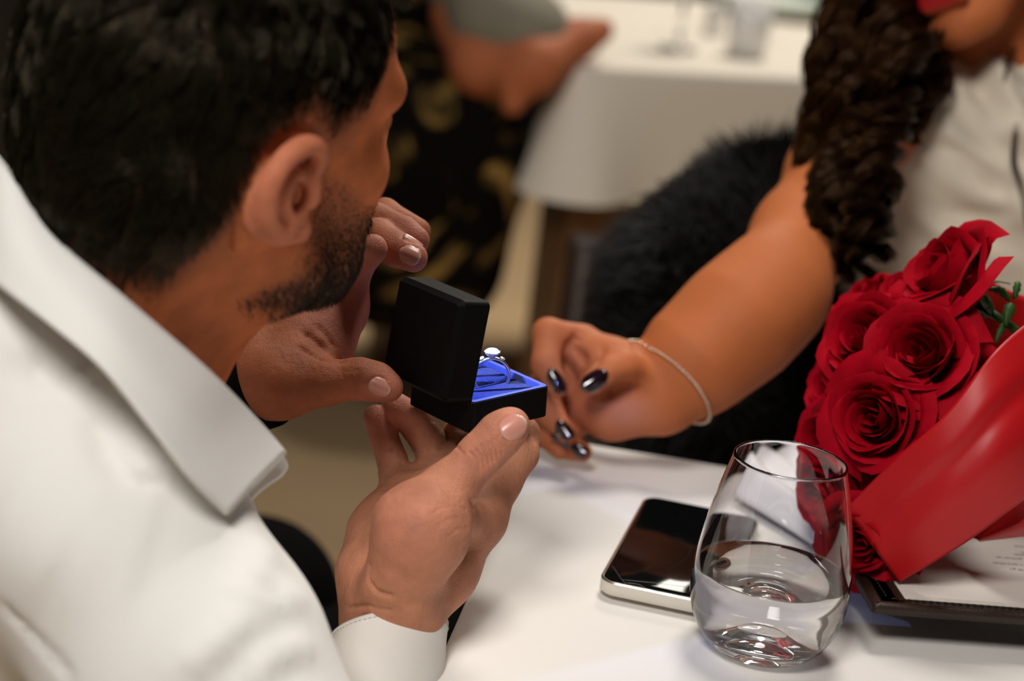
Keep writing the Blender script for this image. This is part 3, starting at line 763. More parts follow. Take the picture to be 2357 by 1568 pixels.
def head(O, R, S, female=False, ears=(-1, 1)):
    B = Body(); w = lambda x, y, z: O+R@(np.array([x, y, z])*S)
    E = lambda c, r, k=.012, sub=False, Rl=np.eye(3): B.el(w(*c), np.array(r)*S, R@Rl, k, sub)
    C_ = lambda a, b, ra, rb, k=.012, sub=False: B.rc(w(*a), w(*b), ra*S, rb*S, k, sub)
    E((.002, 0, .045), (.086, .075, .086)); E((.042, 0, .045), (.052, .060, .052), .02)
    E((-.034, 0, .012), (.050, .058, .055), .02)
    C_((.045, 0, -.005), (.060, 0, -.070), .054, .030, .02)
    C_((.074, 0, -.084), (.079, 0, -.088), .019, .018, .015)
    for s in (-1, 1):
        E((.060, s*.043, -.018), (.022, .017, .018), .018)
        C_((.084, s*.012, .026), (.074, s*.048, .026), .0105, .010, .012)
        C_((.006, s*.048, -.034), (.018, s*.047, -.056), .020, .017, .018)
        C_((.018, s*.047, -.056), (.064, s*.022, -.084), .017, .017, .018)
        E((.100, s*.032, .004), (.018, .019, .015), .012, True)
        E((.078, s*.032, .004), (.0135, .0135, .0125), .003)
        C_((.068, s*.028, -.040), (.058, s*.036, -.062), .018, .017, .018)
    C_((.092, 0, .016), (.111, 0, -.022), .0085, .0125, .010)
    for s in (-1, 1): E((.104, s*.011, -.027), (.010, .008, .008), .006)
    E((.088, 0, -.048), (.018, .026, .016), .012)
    C_((.101, -.016, -.054), (.101, .016, -.054), .0058, .0058, .006); C_((.099, -.015, -.066), (.099, .015, -.066), .0065, .0065, .006)
    C_((.112, -.02, -.0602), (.112, .02, -.0602), .006, .006, .003, True)
    for s in ears:                                      # ears
        fl = math.radians(-6)
        Eu = np.array([math.cos(fl), -s*math.sin(fl)*-1*-1, 0]); Eu = np.array([math.cos(fl), -s*math.sin(fl), 0])
        Ew = np.array([math.sin(fl), s*math.cos(fl), 0]); tl = math.radians(9)
        Ev = np.array([0, 0, 1.]); u2 = Eu*math.cos(tl)-Ev*math.sin(tl)*-1; u2 = nrm(u2); v2 = nrm(Ev-u2*(Ev@u2)); Rl = np.stack([u2, v2, Ew], 1)
        e0 = np.array([.0, s*.071, .002])
        P = lambda u, v, z=0: w(*(e0+u2*u+v2*v+Ew*(z*.62+.0025)))
        q = .67; qx = 1.25
        sm = lambda L_, n: [P(*c) for c in catmull(np.array([(a*q*qx, b*q, c) for a, b, c in L_]), n)]
        rs = lambda r, n: list(np.interp(np.linspace(0, 1, n), np.linspace(0, 1, len(r)), np.array(r)*S*q))
        B.el(P(-.011*q*qx, .002*q, .005), np.array([.018*qx, .030, .0036])*q*S, R@Rl, .004)
        B.chain(sm([(.002, .004, .003), (.009, .014, .005), (.010, .027, .008), (.001, .0365, .011), (-.013, .0345, .0135), (-.024, .022, .0155), (-.028, .005, .0155), (-.0245, -.012, .0135), (-.017, -.024, .010)], 30),
                rs((.003, .0048, .0056, .0060, .0064, .0064, .0060, .0056, .0058), 30), .003)
        B.rc(P(-.014*q*qx, -.027*q, .008), P(-.004*q, -.031*q, .005), .0066*S*q, .0074*S*q, .006)
        B.chain(sm([(-.004, .020, .008), (-.0125, .012, .0105), (-.0160, -.001, .0110), (-.0115, -.014, .010), (-.003, -.0185, .007)], 18), rs((.0028, .0038, .0042, .0042, .004), 18), .003)
        E_c = P(-.0045*q*qx, -.003*q, .008); B.el(E_c, np.array([.0080*qx, .0115, .0115])*q*S, R@Rl, .002, True)
        B.el(P(.0005*q, .0225*q, .0115), np.array([.0052*qx, .0085, .0075])*q*S, R@Rl, .002, True)
        B.chain(sm([(-.0125, .025, .0155), (-.0205, .010, .0175), (-.0200, -.006, .0165), (-.0150, -.017, .014)], 14), rs((.0020, .0026, .0026, .0018), 14), .002, True)
        B.rc(P(.0075*q*qx, .002*q, .005), P(.006*q*qx, -.010*q, .006), .0052*S*q, .0050*S*q, .004)
    return B, w
# ------------------------------------------------------------------ the man
HS = .965
HR = frame(49, -8, 9.5); HO = at(690, 440, .880)-HR@(np.array([0, -.074, 0])*HS)
man = thing('person', 'man in a white shirt, dark short hair and stubble, holding out the ring box', 'person', (at(-100, 1300, 1.0)[0], at(-100, 1300, 1.0)[1], 0))
B, wl = head(HO, HR, HS)
nb_ = at(190, 800, .955)
B.rc(wl(-.018, 0, -.015), nb_, .053, .058, .03); B.rc(wl(.01, 0, -.045), at(275, 850, .97), .042, .044, .03)
B.rc(wl(-.04, -.030, -.01), at(150, 770, .925), .03, .036, .03)
V, Q = B.build(.0014, 2)
Lc = (V-HO)@HR/HS
hx = [-.13, -.06, -.040, -.018, .004, .014, .022, .045, .058, .070, .086, .12]; hz = [-.075, -.066, -.034, .008, .016, .010, -.002, .006, .030, .058, .086, .090]
def above(L): return L[:, 2]-np.interp(L[:, 0], hx, hz)
def beardmask(L):
    up = np.interp(L[:, 0], [.010, .022, .040, .060, .080, .105], [-.005, .008, -.004, -.022, -.034, -.034])
    lowz = np.interp(L[:, 0], [-.02, .0, .02, .05, .11], [-.066, -.080, -.090, -.105, -.122])
    return smoothstep(0, .014, up-L[:, 2])*smoothstep(0, .026, L[:, 2]-lowz)*smoothstep(.0, .026, L[:, 0]+.030*smoothstep(-.045, -.065, L[:, 2]))
ab = above(Lc); hm = smoothstep(-.002, .050, ab)**.8
earm = (np.abs(Lc[:, 1]) > .0745) & (np.abs(Lc[:, 0]+.008) < .030) & (np.abs(Lc[:, 2]) < .036)
hm = np.where(earm, 0, hm); bm = np.where(earm, 0, beardmask(Lc))
SK = np.array([.55, .155, .052])
col = np.tile(SK, (len(V), 1)); col = mixc(col, (.58, .19, .10), earm*1.0)
lipm = np.exp(-((Lc[:, 2]+.060)/.010)**2-((Lc[:, 1])/.022)**4)*(Lc[:, 0] > .088); col = mixc(col, (.42, .13, .10), np.clip(lipm, 0, 1))
col = mixc(col, (.022, .013, .008), np.clip(hm*.93, 0, 1)); col = mixc(col, (.08, .04, .022), np.clip(bm*.72*(.45+.55*smoothstep(-.01, -.07, Lc[:, 2])), 0, 1))
hV, hQ, hC = V, Q, col
headV, headQ, headN = V, Q, vnormals(V, Q)

# right hand, palm towards the camera, thumb on the box
def skin_hand(V, base, tips, red):
    c = np.tile(np.array(base), (len(V), 1))
    for p, r in tips: c = mixc(c, red, .55*np.exp(-(np.linalg.norm(V-p, axis=1)/r)**2))
    return c
B = Body(); H = lambda x, y, d: at(x, y, d)
W = [(874, 1408, 1.048), (925, 1405, 1.034)]
B.rc(H(845, 1660, 1.045), H(*W[0]), .019, .0190, .010); B.rc(H(895, 1660, 1.040), H(*W[1]), .019, .0190, .010)
B.chain([H(*W[0]), H(868, 1320, 1.058), H(892, 1228, 1.075), H(920, 1142, 1.088)], [.0190, .0200, .0198, .0130], .010)
B.chain([H(905, 1370, 1.042), H(960, 1250, 1.055), H(1005, 1150, 1.083)], [.0195, .021, .017], .012)
B.chain([H(*W[1]), H(1010, 1310, 1.052), H(1098, 1192, 1.078)], [.0190, .0190, .0150], .012)
B.chain([H(922, 1345, 1.022), H(972, 1215, 1.012), H(1030, 1130, 1.020)], [.0200, .0240, .0135], .009)
B.chain([H(1030, 1130, 1.020), H(1108, 1046, 1.022), H(1150, 1003, 1.022), H(1180, 980, 1.022)], [.0140, .0108, .0107, .0088], .006)
B.el(H(1160, 990, 1.022), (.0112, .0088, .0085), np.stack([nrm(H(1190, 960, 1.022)-H(1140, 1010, 1.022)), nrm(np.cross(nrm(H(1190, 960, 1.022)-H(1140, 1010, 1.022)), -_F)), -_F], 1), .005)
B.rc(H(1040, 1190, 1.030), H(1092, 1200, 1.066), .0115, .0125, .010)
B.chain([H(1098, 1192, 1.080), H(1150, 1112, 1.095), H(1194, 1045, 1.102), H(1202, 1000, 1.108), H(1185, 985, 1.118)], [.0155, .0115, .0109, .0096, .0084], (.008, .004, .003))
B.chain([H(1005, 1150, 1.085), H(1045, 1065, 1.105), H(1064, 1030, 1.112), H(1050, 1000, 1.118)], [.0135, .0104, .0100, .0085], (.006, .002))
B.chain([H(960, 1138, 1.090), H(1004, 1065, 1.108), H(988, 1020, 1.110), H(950, 966, 1.106), H(914, 940, 1.102)], [.0120, .0102, .0100, .0096, .0084], (.003, .0012))
B.chain([H(920, 1135, 1.092), H(902, 1058, 1.103), H(879, 995, 1.103), H(866, 962, 1.101)], [.0108, .0085, .0082, .0074], (.004, .0012))
V, Q = B.build(.00082, 2); N = vnormals(V, Q)
# creases: wrist, thenar fold, thumb knuckle, finger joints
def crease(pts, amp, wd):
    global V
    P = [surf(V, N, *p)[0] for p in pts]; V = fold_path(V, N, P, amp*1.5, wd)
crease([(850, 1300), (845, 1330), (870, 1365), (905, 1372)], -.0010, .0014)
crease([(800, 1400), (850, 1395), (900, 1405)], -.0007, .0014)
crease([(1085, 1155), (1100, 1165), (1098, 1190)], -.0010, .0016)
for k in range(6):
    x, y = 1092+k*10, 1064-k*8+(k % 2)*3; crease([(x-10+k*3, y-24), (x+2, y-12), (x+10, y), (x+14, y+20)], -.0007, .0008)
for k in range(5): crease([(998+k*12, 1100+k*16), (1012+k*12, 1116+k*13), (1030+k*11, 1124+k*12)], -.0003, .0009)
for a, b in (((855, 1048), (905, 1040)), ((862, 1080), (925, 1068)), ((955, 985), (1000, 968)), ((950, 1040), (1020, 1030))): crease([a, b], -.0009, .0014)
for k in range(6): crease([(985+k*22, 1190+k*24), (1008+k*21, 1172+k*24), (1040+k*18, 1166+k*25)], -.00018, .0010)
crease([(1048, 1008), (1052, 1030), (1068, 1046)], -.0006, .0009)
V = nailbed(V, N, 1182, 984, 30, -20, .0150, .0128)
SKH = (.46, .195, .112)
rhC = skin_hand(V, SKH, [(H(1180, 980, 1.015), .014), (H(1098, 1062, 1.015), .012), (H(869, 962, 1.10), .02), (H(912, 940, 1.10), .02), (H(950, 1200, 1.0), .022)], (.55, .20, .14))
rh = (V, Q, rhC); rN = vnormals(V, Q)

# left hand, reaching round to the lid
B = Body()
B.rc(H(380, 935, 1.135), H(590, 868, 1.074), .023, .0205, .01); B.rc(H(380, 920, 1.14), H(600, 840, 1.090), .023, .020, .01)
B.chain([H(590, 868, 1.072), H(650, 882, 1.064), H(745, 880, 1.058)], [.0200, .0170, .0120], .012)
B.chain([H(745, 880, 1.058), H(828, 872, 1.056), H(868, 880, 1.054), H(895, 892, 1.052)], [.0122, .0104, .0096, .0078], .005)
B.chain([H(600, 845, 1.085), H(690, 790, 1.090), H(768, 715, 1.105)], [.020, .0195, .0175], .014)
B.chain([H(620, 825, 1.105), H(700, 740, 1.12), H(770, 660, 1.135)], [.021, .020, .0165], .014)
B.chain([H(690, 838, 1.072), H(745, 800, 1.088), H(788, 700, 1.102)], [.0140, .0130, .0125], .012)
B.chain([H(785, 680, 1.105), H(822, 600, 1.095), H(858, 573, 1.080)], [.0130, .0106, .0082], (.006, .002))
B.chain([H(780, 640, 1.13), H(868, 545, 1.120), H(914, 575, 1.106), H(951, 593, 1.096)], [.0135, .0105, .0098, .0082], (.004, .0018))
B.chain([H(765, 600, 1.15), H(862, 508, 1.140), H(928, 536, 1.126), H(957, 553, 1.120)], [.0135, .0105, .0095, .0080], (.004, .0018))
B.chain([H(760, 580, 1.165), H(885, 492, 1.155), H(962, 532, 1.143)], [.012, .0088, .0074], .003)
V, Q = B.build(.00115, 2); N = vnormals(V, Q)
for k in range(6): crease([(785+k*8, 850), (790+k*8, 872+(k % 2)*8), (786+k*9, 900)], -.0004, .0009)
crease([(700, 765), (745, 800), (790, 832)], -.0016, .0022); crease([(690, 800), (730, 822), (775, 835)], -.0012, .002); crease([(730, 750), (770, 800)], -.0010, .002)
for k in range(5): crease([(640+k*22, 805+k*8), (650+k*21, 830+k*6), (668+k*20, 850+k*6)], -.00022, .0014)
for q_ in ((873, 893, 26, 14), (944, 588, 26, 12), (955, 546, 24, 14)): V = nailbed(V, N, *q_, .0125, .0105)
lhC = skin_hand(V, (.42, .14, .065), [(H(895, 892, 1.05), .016), (H(951, 593, 1.09), .018), (H(957, 553, 1.12), .018), (H(858, 573, 1.08), .02), (H(800, 760, 1.09), .03)], (.55, .20, .15))
lh = (V, Q, lhC); lN = vnormals(V, Q)

# torso and arms under the clothes
def px3(L): return [at(*p) for p in L]
SH = dict(A=at(-20, 835, .950), Bp=at(215, 1185, .915), Cp=at(440, 1545, .90), D=at(570, 1850, .90), E=at(740, 2080, .97), Wr=at(866, 1640, 1.018))
def torso(B, g, k=.03):
    B.chain([SH['A'], SH['Bp'], SH['Cp'], SH['D'], SH['E']], [.084+g, .056+g, .054+g, .052+g, .048+g], k)
    B.chain([SH['E'], SH['Wr']], [.046+g, .0265+g], .02)
    B.rc(at(170, 1030, 1.01), at(200, 1500, 1.08), .068+g, .10+g, k)
    B.rc(at(-170, 1250, 1.06), at(0, 1900, 1.18), .155+g, .165+g, .05)
    B.rc(at(40, 880, .985), at(-150, 1250, 1.06), .07+g, .13+g, .05)
    B.rc(at(-60, 1050, 1.15), at(60, 1300, 1.30), .075+g, .055+g, .05)            # far shoulder
    B.chain([at(60, 1300, 1.30), at(30, 1500, 1.36), at(300, 945, 1.195)], [.055+g, .045+g, .027+g*.3], .03)
    return B
V, Q = torso(Body(), -.006).build(.008, 2)
bt = (V, Q, np.tile(SK, (len(V), 1)))
mV, mQ, mC = hull([(hV, hQ, hC), rh, lh, bt])
mesh('body', mV, mQ, M['skin'], man, col=mC)
for s in (-1, 1):
    v, f = lathe([(0, -.0115)]+[(.0115*math.cos(t), .0115*math.sin(t)) for t in np.linspace(-1.4, 1.4, 9)]+[(0, .0115)], 16)
    mesh('eye', v*HS+wl(.076, s*.031, .004), f, M['porcelain'], man)
# nails of the man
V, Q = rh[0], rh[1]
nail(rh[0], rN, 1182, 984, 30, -20, .0150, .0128, M['nail'], man, curve=.55, toward=.35)
nail(lh[0], lN, 873, 893, 26, 14, .0120, .0105, M['nail'], man, curve=.7)
nail(lh[0], lN, 944, 588, 26, 12, .0125, .0105, M['nail'], man, curve=.7, toward=.25)
nail(lh[0], lN, 955, 546, 24, 14, .0125, .0100, M['nail'], man, curve=.7, toward=.25)
# hair
def lc(P): return (P-HO)@HR/HS
def hw(P):
    L = lc(P); a = above(L); e = (np.abs(L[:, 1]) > .0745) & (np.abs(L[:, 0]+.008) < .032) & (np.abs(L[:, 2]) < .038)
    return smoothstep(-.008, .050, a)*(~e)*(.35+.65*smoothstep(0, .06, a))
P, n_ = scatter(headV, headQ, hw, 36000, 3); L = lc(P); a = above(L)
side = smoothstep(.095, .135, L[:, 2]+.25*np.clip(L[:, 0], 0, .1))
ln_ = .0022+.017*smoothstep(.012, .075, a)+.040*side; ln_ *= rng.uniform(.65, 1.2, len(P))
back = HR@np.array([-.25, 0, -.95]); fwd = HR@np.array([.75, 0, .55])
swirl = np.stack([np.sin(L[:, 0]*60+L[:, 1]*40), np.cos(L[:, 1]*55+2), np.sin(L[:, 2]*50)], 1)@HR.T*.35
flow = back*(1-side)[:, None]+(fwd+HR@np.array([0, -.5, 0]))*side[:, None]+swirl+rng.normal(0, .16, (len(P), 3))
flow -= n_*(flow*n_).sum(1, keepdims=True); flow /= np.linalg.norm(flow, axis=1, keepdims=True)+1e-9
lift = (.50+.35*side)[:, None]
tt = np.linspace(0, 1, 5)[None, :, None]
Pst = P[:, None]-n_[:, None]*.0008+ln_[:, None, None]*tt*(n_[:, None]*lift[:, None]*(1-.45*tt)+flow[:, None]*(.75+.25*tt))
cn = rng.choice(len(P), 700, replace=False); near = np.concatenate([((P[i:i+2000, None]-P[cn][None])**2).sum(2).argmin(1) for i in range(0, len(P), 2000)])
cg = Pst[cn][near]; pull = (.68*smoothstep(.005, .018, ln_))[:, None, None]*tt**1.3
Pst = Pst*(1-pull)+(cg+(P-P[cn][near])[:, None]*.15)*pull
Vs, Fs = strands(Pst, .00022, .00010); tag(mesh('hair', Vs, Fs, M['hair'], man), kind='stuff')
def bw(P):
    L = lc(P); e = (np.abs(L[:, 1]) > .0745); return beardmask(L)*(~e)*(.30+.70*smoothstep(-.02, -.065, L[:, 2]))
P, n_ = scatter(headV, headQ, bw, 15000, 5); L = lc(P)
ln_ = (.0030+.0055*smoothstep(-.04, -.085, L[:, 2]))*rng.uniform(.6, 1.2, len(P))
flow = (HR@np.array([.25, 0, -.9]))[None]+rng.normal(0, .35, (len(P), 3)); flow -= n_*(flow*n_).sum(1, keepdims=True)
tt = np.linspace(0, 1, 3)[None, :, None]
Pst = P[:, None]-n_[:, None]*.0004+ln_[:, None, None]*tt*(n_[:, None]*(.55-.3*tt)+flow[:, None]*.7)
Vs, Fs = strands(Pst, .00017, .00008); tag(mesh('beard', Vs, Fs, M['stubble'], man), kind='stuff')
# shirt
V, Q = torso(Body(), .004).build(.0042, 2); N = vnormals(V, Q)
def foldp(pts, amp, wd):
    global V
    V = fold_path(V, N, [surf(V, N, x, y, 26)[0] for x, y in pts], amp, wd)
for pts, amp, wd in (([(180, 850), (300, 930), (350, 1010), (345, 1110)], .009, .010), ([(60, 840), (200, 850), (330, 960)], -.006, .008), ([(220, 960), (260, 1060), (360, 1130)], -.004, .008),
                     ([(330, 960), (352, 1040), (360, 1100)], -.004, .004), ([(430, 1560), (530, 1480), (640, 1400), (700, 1370)], .004, .009), ([(440, 1590), (560, 1500), (690, 1410)], -.004, .010),
                     ([(600, 1230), (615, 1300), (560, 1390)], .004, .012), ([(640, 1330), (600, 1420)], -.003, .010), ([(0, 1390), (80, 1470), (160, 1560)], -.003, .003), ([(0, 1180), (160, 1280), (330, 1330)], .004, .03),
                     ([(560, 1560), (640, 1500), (730, 1490)], .003, .010), ([(620, 1568), (680, 1540), (735, 1530)], -.002, .008)): foldp(pts, amp, wd)
nz = np.sin(V[:, 0]*70+3*np.sin(V[:, 2]*25))*np.sin(V[:, 2]*48+V[:, 1]*30); V = V+N*(nz*.0006)[:, None]
pz_ = (V-at(868, 1585, 1.02))@nrm(at(897, 1447, 1.035)-at(866, 1640, 1.018))
neckp = at(330, 790, .93); cax = nrm(at(897, 1447, 1.035)-at(866, 1640, 1.018)); rel = V-at(868, 1585, 1.02); keep = ~((pz_ > .012) & (pz_ < .12) & (np.linalg.norm(rel-pz_[:, None]*cax, axis=1) < .047))
Qk = Q[keep[Q].all(1)]
shirt = mesh('shirt', V, Qk, M['shirt'], man)
def strip(name, rows, n, m, t, mt, parent):
    G = patch([[at(*p) for p in r] for r in rows], n, m); return solid(mesh(name, G.reshape(-1, 3), grid_faces(n, m), mt, parent), t, 0)
fold_row = [(-110, 330, .945), (-40, 345, .915), (12, 398, .885), (120, 552, .862), (285, 697, .853), (460, 850, .872), (572, 962, .905), (648, 1048, .925)]
low_row = [(-120, 560, .90), (-60, 610, .868), (10, 668, .846), (120, 752, .832), (235, 850, .826), (345, 985, .832), (435, 1100, .846), (522, 1184, .868)]
mid_row = [tuple(np.array(a)*.5+np.array(b)*.5+np.array([0, -4, -.006])) for a, b in zip(fold_row, low_row)]
top_row = [tuple(np.array(a)+np.array([-3, 3, -.0045])) for a in fold_row]
inn1 = [tuple(np.array(a)+np.array([4, 2, .008])) for a in fold_row]; inn2 = [tuple(np.array(a)*.45+np.array(b)*.55+np.array([0, 0, .022])) for a, b in zip(fold_row, low_row)]
strip('collar', [inn2, inn1, fold_row, top_row, mid_row, low_row], 40, 60, .0022, M['shirt'], shirt)
strip('collar_band', [[(-110, 335, .95), (-20, 388, .985), (60, 440, 1.01), (150, 520, 1.03)], [(-110, 420, .955), (-20, 470, .985), (60, 520, 1.01), (150, 600, 1.03)]], 8, 20, .002, M['shirt'], shirt)
strip('placket', [[(648, 1050, .935), (660, 1075, .938), (645, 1098, .94)], [(610, 1060, .945), (612, 1095, .945), (600, 1130, .945)], [(540, 1100, .95), (540, 1150, .95), (530, 1200, .95)]], 10, 10, .002, M['shirt'], shirt)
# cuff of the right sleeve
c0, c1 = at(866, 1640, 1.018), at(897, 1447, 1.038); ca = nrm(c1-c0); cs = nrm(CR-ca*(CR@ca)); ct = np.cross(ca, cs); CL = np.linalg.norm(c1-c0)
def cuffpt(a, s, g=0):
    rr = .0300+.0012*math.sin(2*a+.6)+.0008*math.sin(3*a)+g+.0012*math.sin(s*5)
    return c0+ca*(s*CL+.0085*math.cos(a)*s)+cs*rr*math.cos(a)+ct*(rr*.98)*math.sin(a)
ng = 64; Gc = [[cuffpt(2*math.pi*j/ng, s, g) for s, g in [(q, 0) for q in np.linspace(0, 1, 14)]+[(1.004, -.0008), (1.0, -.0022), (.9, -.003), (.6, -.003)]] for j in range(ng)]
cu = mesh('cuff', np.array(Gc).reshape(-1, 3), grid_faces(ng, 18, True), M['cuff'], shirt)
seg = []
for k in range(70):
    a0, a1 = 2*math.pi*(k+.15)/70, 2*math.pi*(k+.8)/70
    seg.append(tube([cuffpt(a0, .945, .0001), cuffpt((a0+a1)/2, .945, .0004), cuffpt(a1, .945, .0001)], .00022, 4))
v, f = join(seg); tag(mesh('cuff_stitching', v, f, M['thread'], shirt), kind='stuff')
# black cuff at the left wrist
k0, k1 = at(350, 945, 1.108), at(612, 864, 1.076); ka = nrm(k1-k0); ks = nrm(CU-ka*(CU@ka)); kt = np.cross(ka, ks); KL = np.linalg.norm(k1-k0)
Gk = [[k0+ka*s*KL+ks*(.0285+g)*math.cos(a)+kt*(.0285+g)*math.sin(a) for s, g in [(q, .003*(1-q)) for q in np.linspace(0, 1, 10)]+[(1.005, -.001), (1, -.0025), (.8, -.003)]] for a in np.linspace(0, 2*math.pi, 48, endpoint=False)]
tag(mesh('sleeve_cuff', np.array(Gk).reshape(-1, 3), grid_faces(48, 13, True), M['black_cloth'], man), 'black cuff around the left wrist')
# trousers
B = Body()
hipp = at(-80, 1900, 1.25); hipp[2] = .50
kn = np.array([.02, 1.60, .46]); kn2 = np.array([-.20, 1.62, .46])
B.chain([hipp+np.array([.05, 0, 0]), kn], [.105, .075], .04); B.chain([hipp+np.array([-.12, .1, 0]), kn2], [.105, .075], .04)
B.chain([kn, kn+np.array([.02, -.02, -.42])], [.068, .055], .03); B.chain([kn2, kn2+np.array([0, -.02, -.42])], [.068, .055], .03)
B.rc(hipp, hipp+np.array([-.1, .05, .12]), .13, .13, .05)
V, Q = B.build(.009, 2); mesh('trousers', V, Q, M['trousers'], man)
for kk in (kn, kn2):
    B = Body(); f_ = kk+np.array([.01, .02, -.455]); f_[2] = .04
    B.rc(f_+np.array([0, -.06, .012]), f_+np.array([.02, .12, 0]), .042, .036, .02); B.el(f_+np.array([.01, .04, -.045]), (.06, .2, .012), None, .002, True)
    V, Q = B.build(.007, 1); mesh('shoe', V, Q, M['black_cloth'], man)
st = thing('dining_chair', 'dark wooden chair the man in the white shirt sits on', 'chair', (hipp[0], hipp[1], 0))
v, f = prism(rrect(.46, .46, .05), [(.01, .345), (0, .355), (0, .385), (.02, .395)]); mesh('seat', v+np.array([hipp[0]-.03, hipp[1]+.03, 0]), f, M['dark_wood'], st)
for sx in (-1, 1):
    for sy in (-1, 1):
        v, f = tube([(hipp[0]-.03+sx*.19, hipp[1]+.03+sy*.19, 0), (hipp[0]-.03+sx*.18, hipp[1]+.03+sy*.18, .35)], .018, 8); mesh('leg', v, f, M['dark_wood'], st)

# ------------------------------------------------------------------ the woman
WS = .93
up_ = nrm(CU*.92-CR*.36-_F*.06); fw = nrm(-_F*.80-CR*.34-CU*.45); fw = nrm(fw-up_*(fw@up_)); WR = np.stack([fw, np.cross(up_, fw), up_], 1)
WO = at(2215, 92, 1.51)-WR@(np.array([.088, 0, -.100])*WS)
woman = thing('person', 'woman in a draped white dress with long dark wavy hair and dark nails', 'person', (at(2300, 700, 1.66)[0], at(2300, 700, 1.66)[1], 0))
B, ww = head(WO, WR, WS, True, ears=(-1, 1))
B.rc(ww(-.02, 0, -.03), at(2330, 260, 1.63), .046, .05, .03)
V, Q = B.build(.0026, 2); L = (V-WO)@WR/WS
col = np.tile(np.array([.46, .130, .040]), (len(V), 1)); lipm = np.clip(1.6*np.exp(-((L[:, 2]+.060)/.0105)**2-(L[:, 1]/.024)**4)*(L[:, 0] > .090), 0, 1); col = mixc(col, (.36, .010, .012), lipm)
wh = (V, Q, col); wheadV = V
# arm and hand
B = Body()
B.chain(px3([(1525, 905, 1.332), (1600, 830, 1.335), (1700, 742, 1.345), (1775, 672, 1.36), (1850, 545, 1.42), (1925, 400, 1.49), (1995, 285, 1.56), (2120, 260, 1.66)]), [.0245, .0345, .0385, .0360, .0335, .034, .038, .04], .02)
B.chain(px3([(2350, 260, 1.70), (2620, 330, 1.72), (2760, 620, 1.70), (2640, 900, 1.52), (2560, 930, 1.46)]), [.045, .042, .036, .026, .03], .02)      # the other arm, towards the stems
B.chain(px3([(1520, 890, 1.330), (1410, 852, 1.330), (1340, 802, 1.342)]), [.0225, .0200, .0150], .010)
B.chain(px3([(1515, 925, 1.328), (1410, 945, 1.332), (1335, 935, 1.347)]), [.0220, .0185, .0150], .010)
B.chain(px3([(1500, 905, 1.342), (1350, 870, 1.357)]), [.02, .017], .010)
B.chain(px3([(1335, 795, 1.342), (1262, 770, 1.328), (1255, 838, 1.316), (1284, 892, 1.310)]), [.0145, .0108, .0092, .0070], .004)
B.chain(px3([(1465, 872, 1.318), (1428, 852, 1.304), (1400, 860, 1.297), (1360, 884, 1.291)]), [.0170, .0125, .0100, .0078], .006)
B.chain(px3([(1315, 850, 1.352), (1248, 895, 1.342), (1268, 955, 1.326), (1302, 1000, 1.316)]), [.0135, .0104, .0090, .0070], .004)
B.chain(px3([(1315, 900, 1.358), (1240, 955, 1.352), (1258, 1000, 1.338), (1288, 1034, 1.326)]), [.0135, .0104, .0090, .0070], .004)
B.chain(px3([(1345, 950, 1.352), (1288, 1005, 1.342), (1315, 1030, 1.332), (1342, 1042, 1.326)]), [.0125, .0090, .0078, .0064], .004)
B.el(at(1440, 900, 1.300), (.012, .006, .009), np.stack([CR, CU, _F], 1), .012, True)
V, Q = B.build(.0016, 2); N = vnormals(V, Q)
crease([(1330, 770), (1312, 800), (1345, 830)], -.003, .004); crease([(1385, 800), (1375, 830), (1345, 870)], -.0015, .003); crease([(1400, 905), (1440, 893), (1470, 900)], -.0025, .004)
pr = project(V); palm = np.exp(-((pr[:, 0]-1440)/60)**2-((pr[:, 1]-950)/45)**2)+.6*np.exp(-((pr[:, 0]-1300)/90)**2-((pr[:, 1]-860)/140)**2)
col = mixc(np.tile(np.array([.47, .135, .042]), (len(V), 1)), (.50, .19, .12), np.clip(palm, 0, 1))
wa = (V, Q, col); wN = vnormals(V, Q)
wV, wQ, wC = hull([wh, wa])
mesh('body', wV, wQ, M['skin_far'], woman, col=wC)
for x, y, tx, ty, Ln, Wd, tw in ((1281, 876, 24, 44, .0185, .0105, .1), (1368, 876, -40, 26, .0200, .0125, .25), (1300, 990, 22, 30, .0160, .0100, .1), (1284, 1024, 26, 24, .0160, .0100, .1), (1334, 1038, 26, 14, .0130, .0090, .1)):
    nail(wa[0], wN, x, y, tx, ty, Ln, Wd, M['polish'], woman, curve=.7, rad=11, toward=tw, lift=.0006)
for s in (-1, 1):
    v, f = lathe([(0, -.0115)]+[(.0115*math.cos(t), .0115*math.sin(t)) for t in np.linspace(-1.4, 1.4, 9)]+[(0, .0115)], 16)
    ey_ = mesh('eye', v*WS+ww(.0790, s*.032, .003), f, M['porcelain'], woman)
    v, f = lathe([(0, .0004), (.0045, .0002), (.0055, -.0008), (0, -.0008)], 16)
    mesh('iris', xf(v, ww(.0790, s*.032, .003)+fw*.0111*WS, np.cross(up_, fw), up_, fw), f, M['iris'], ey_)
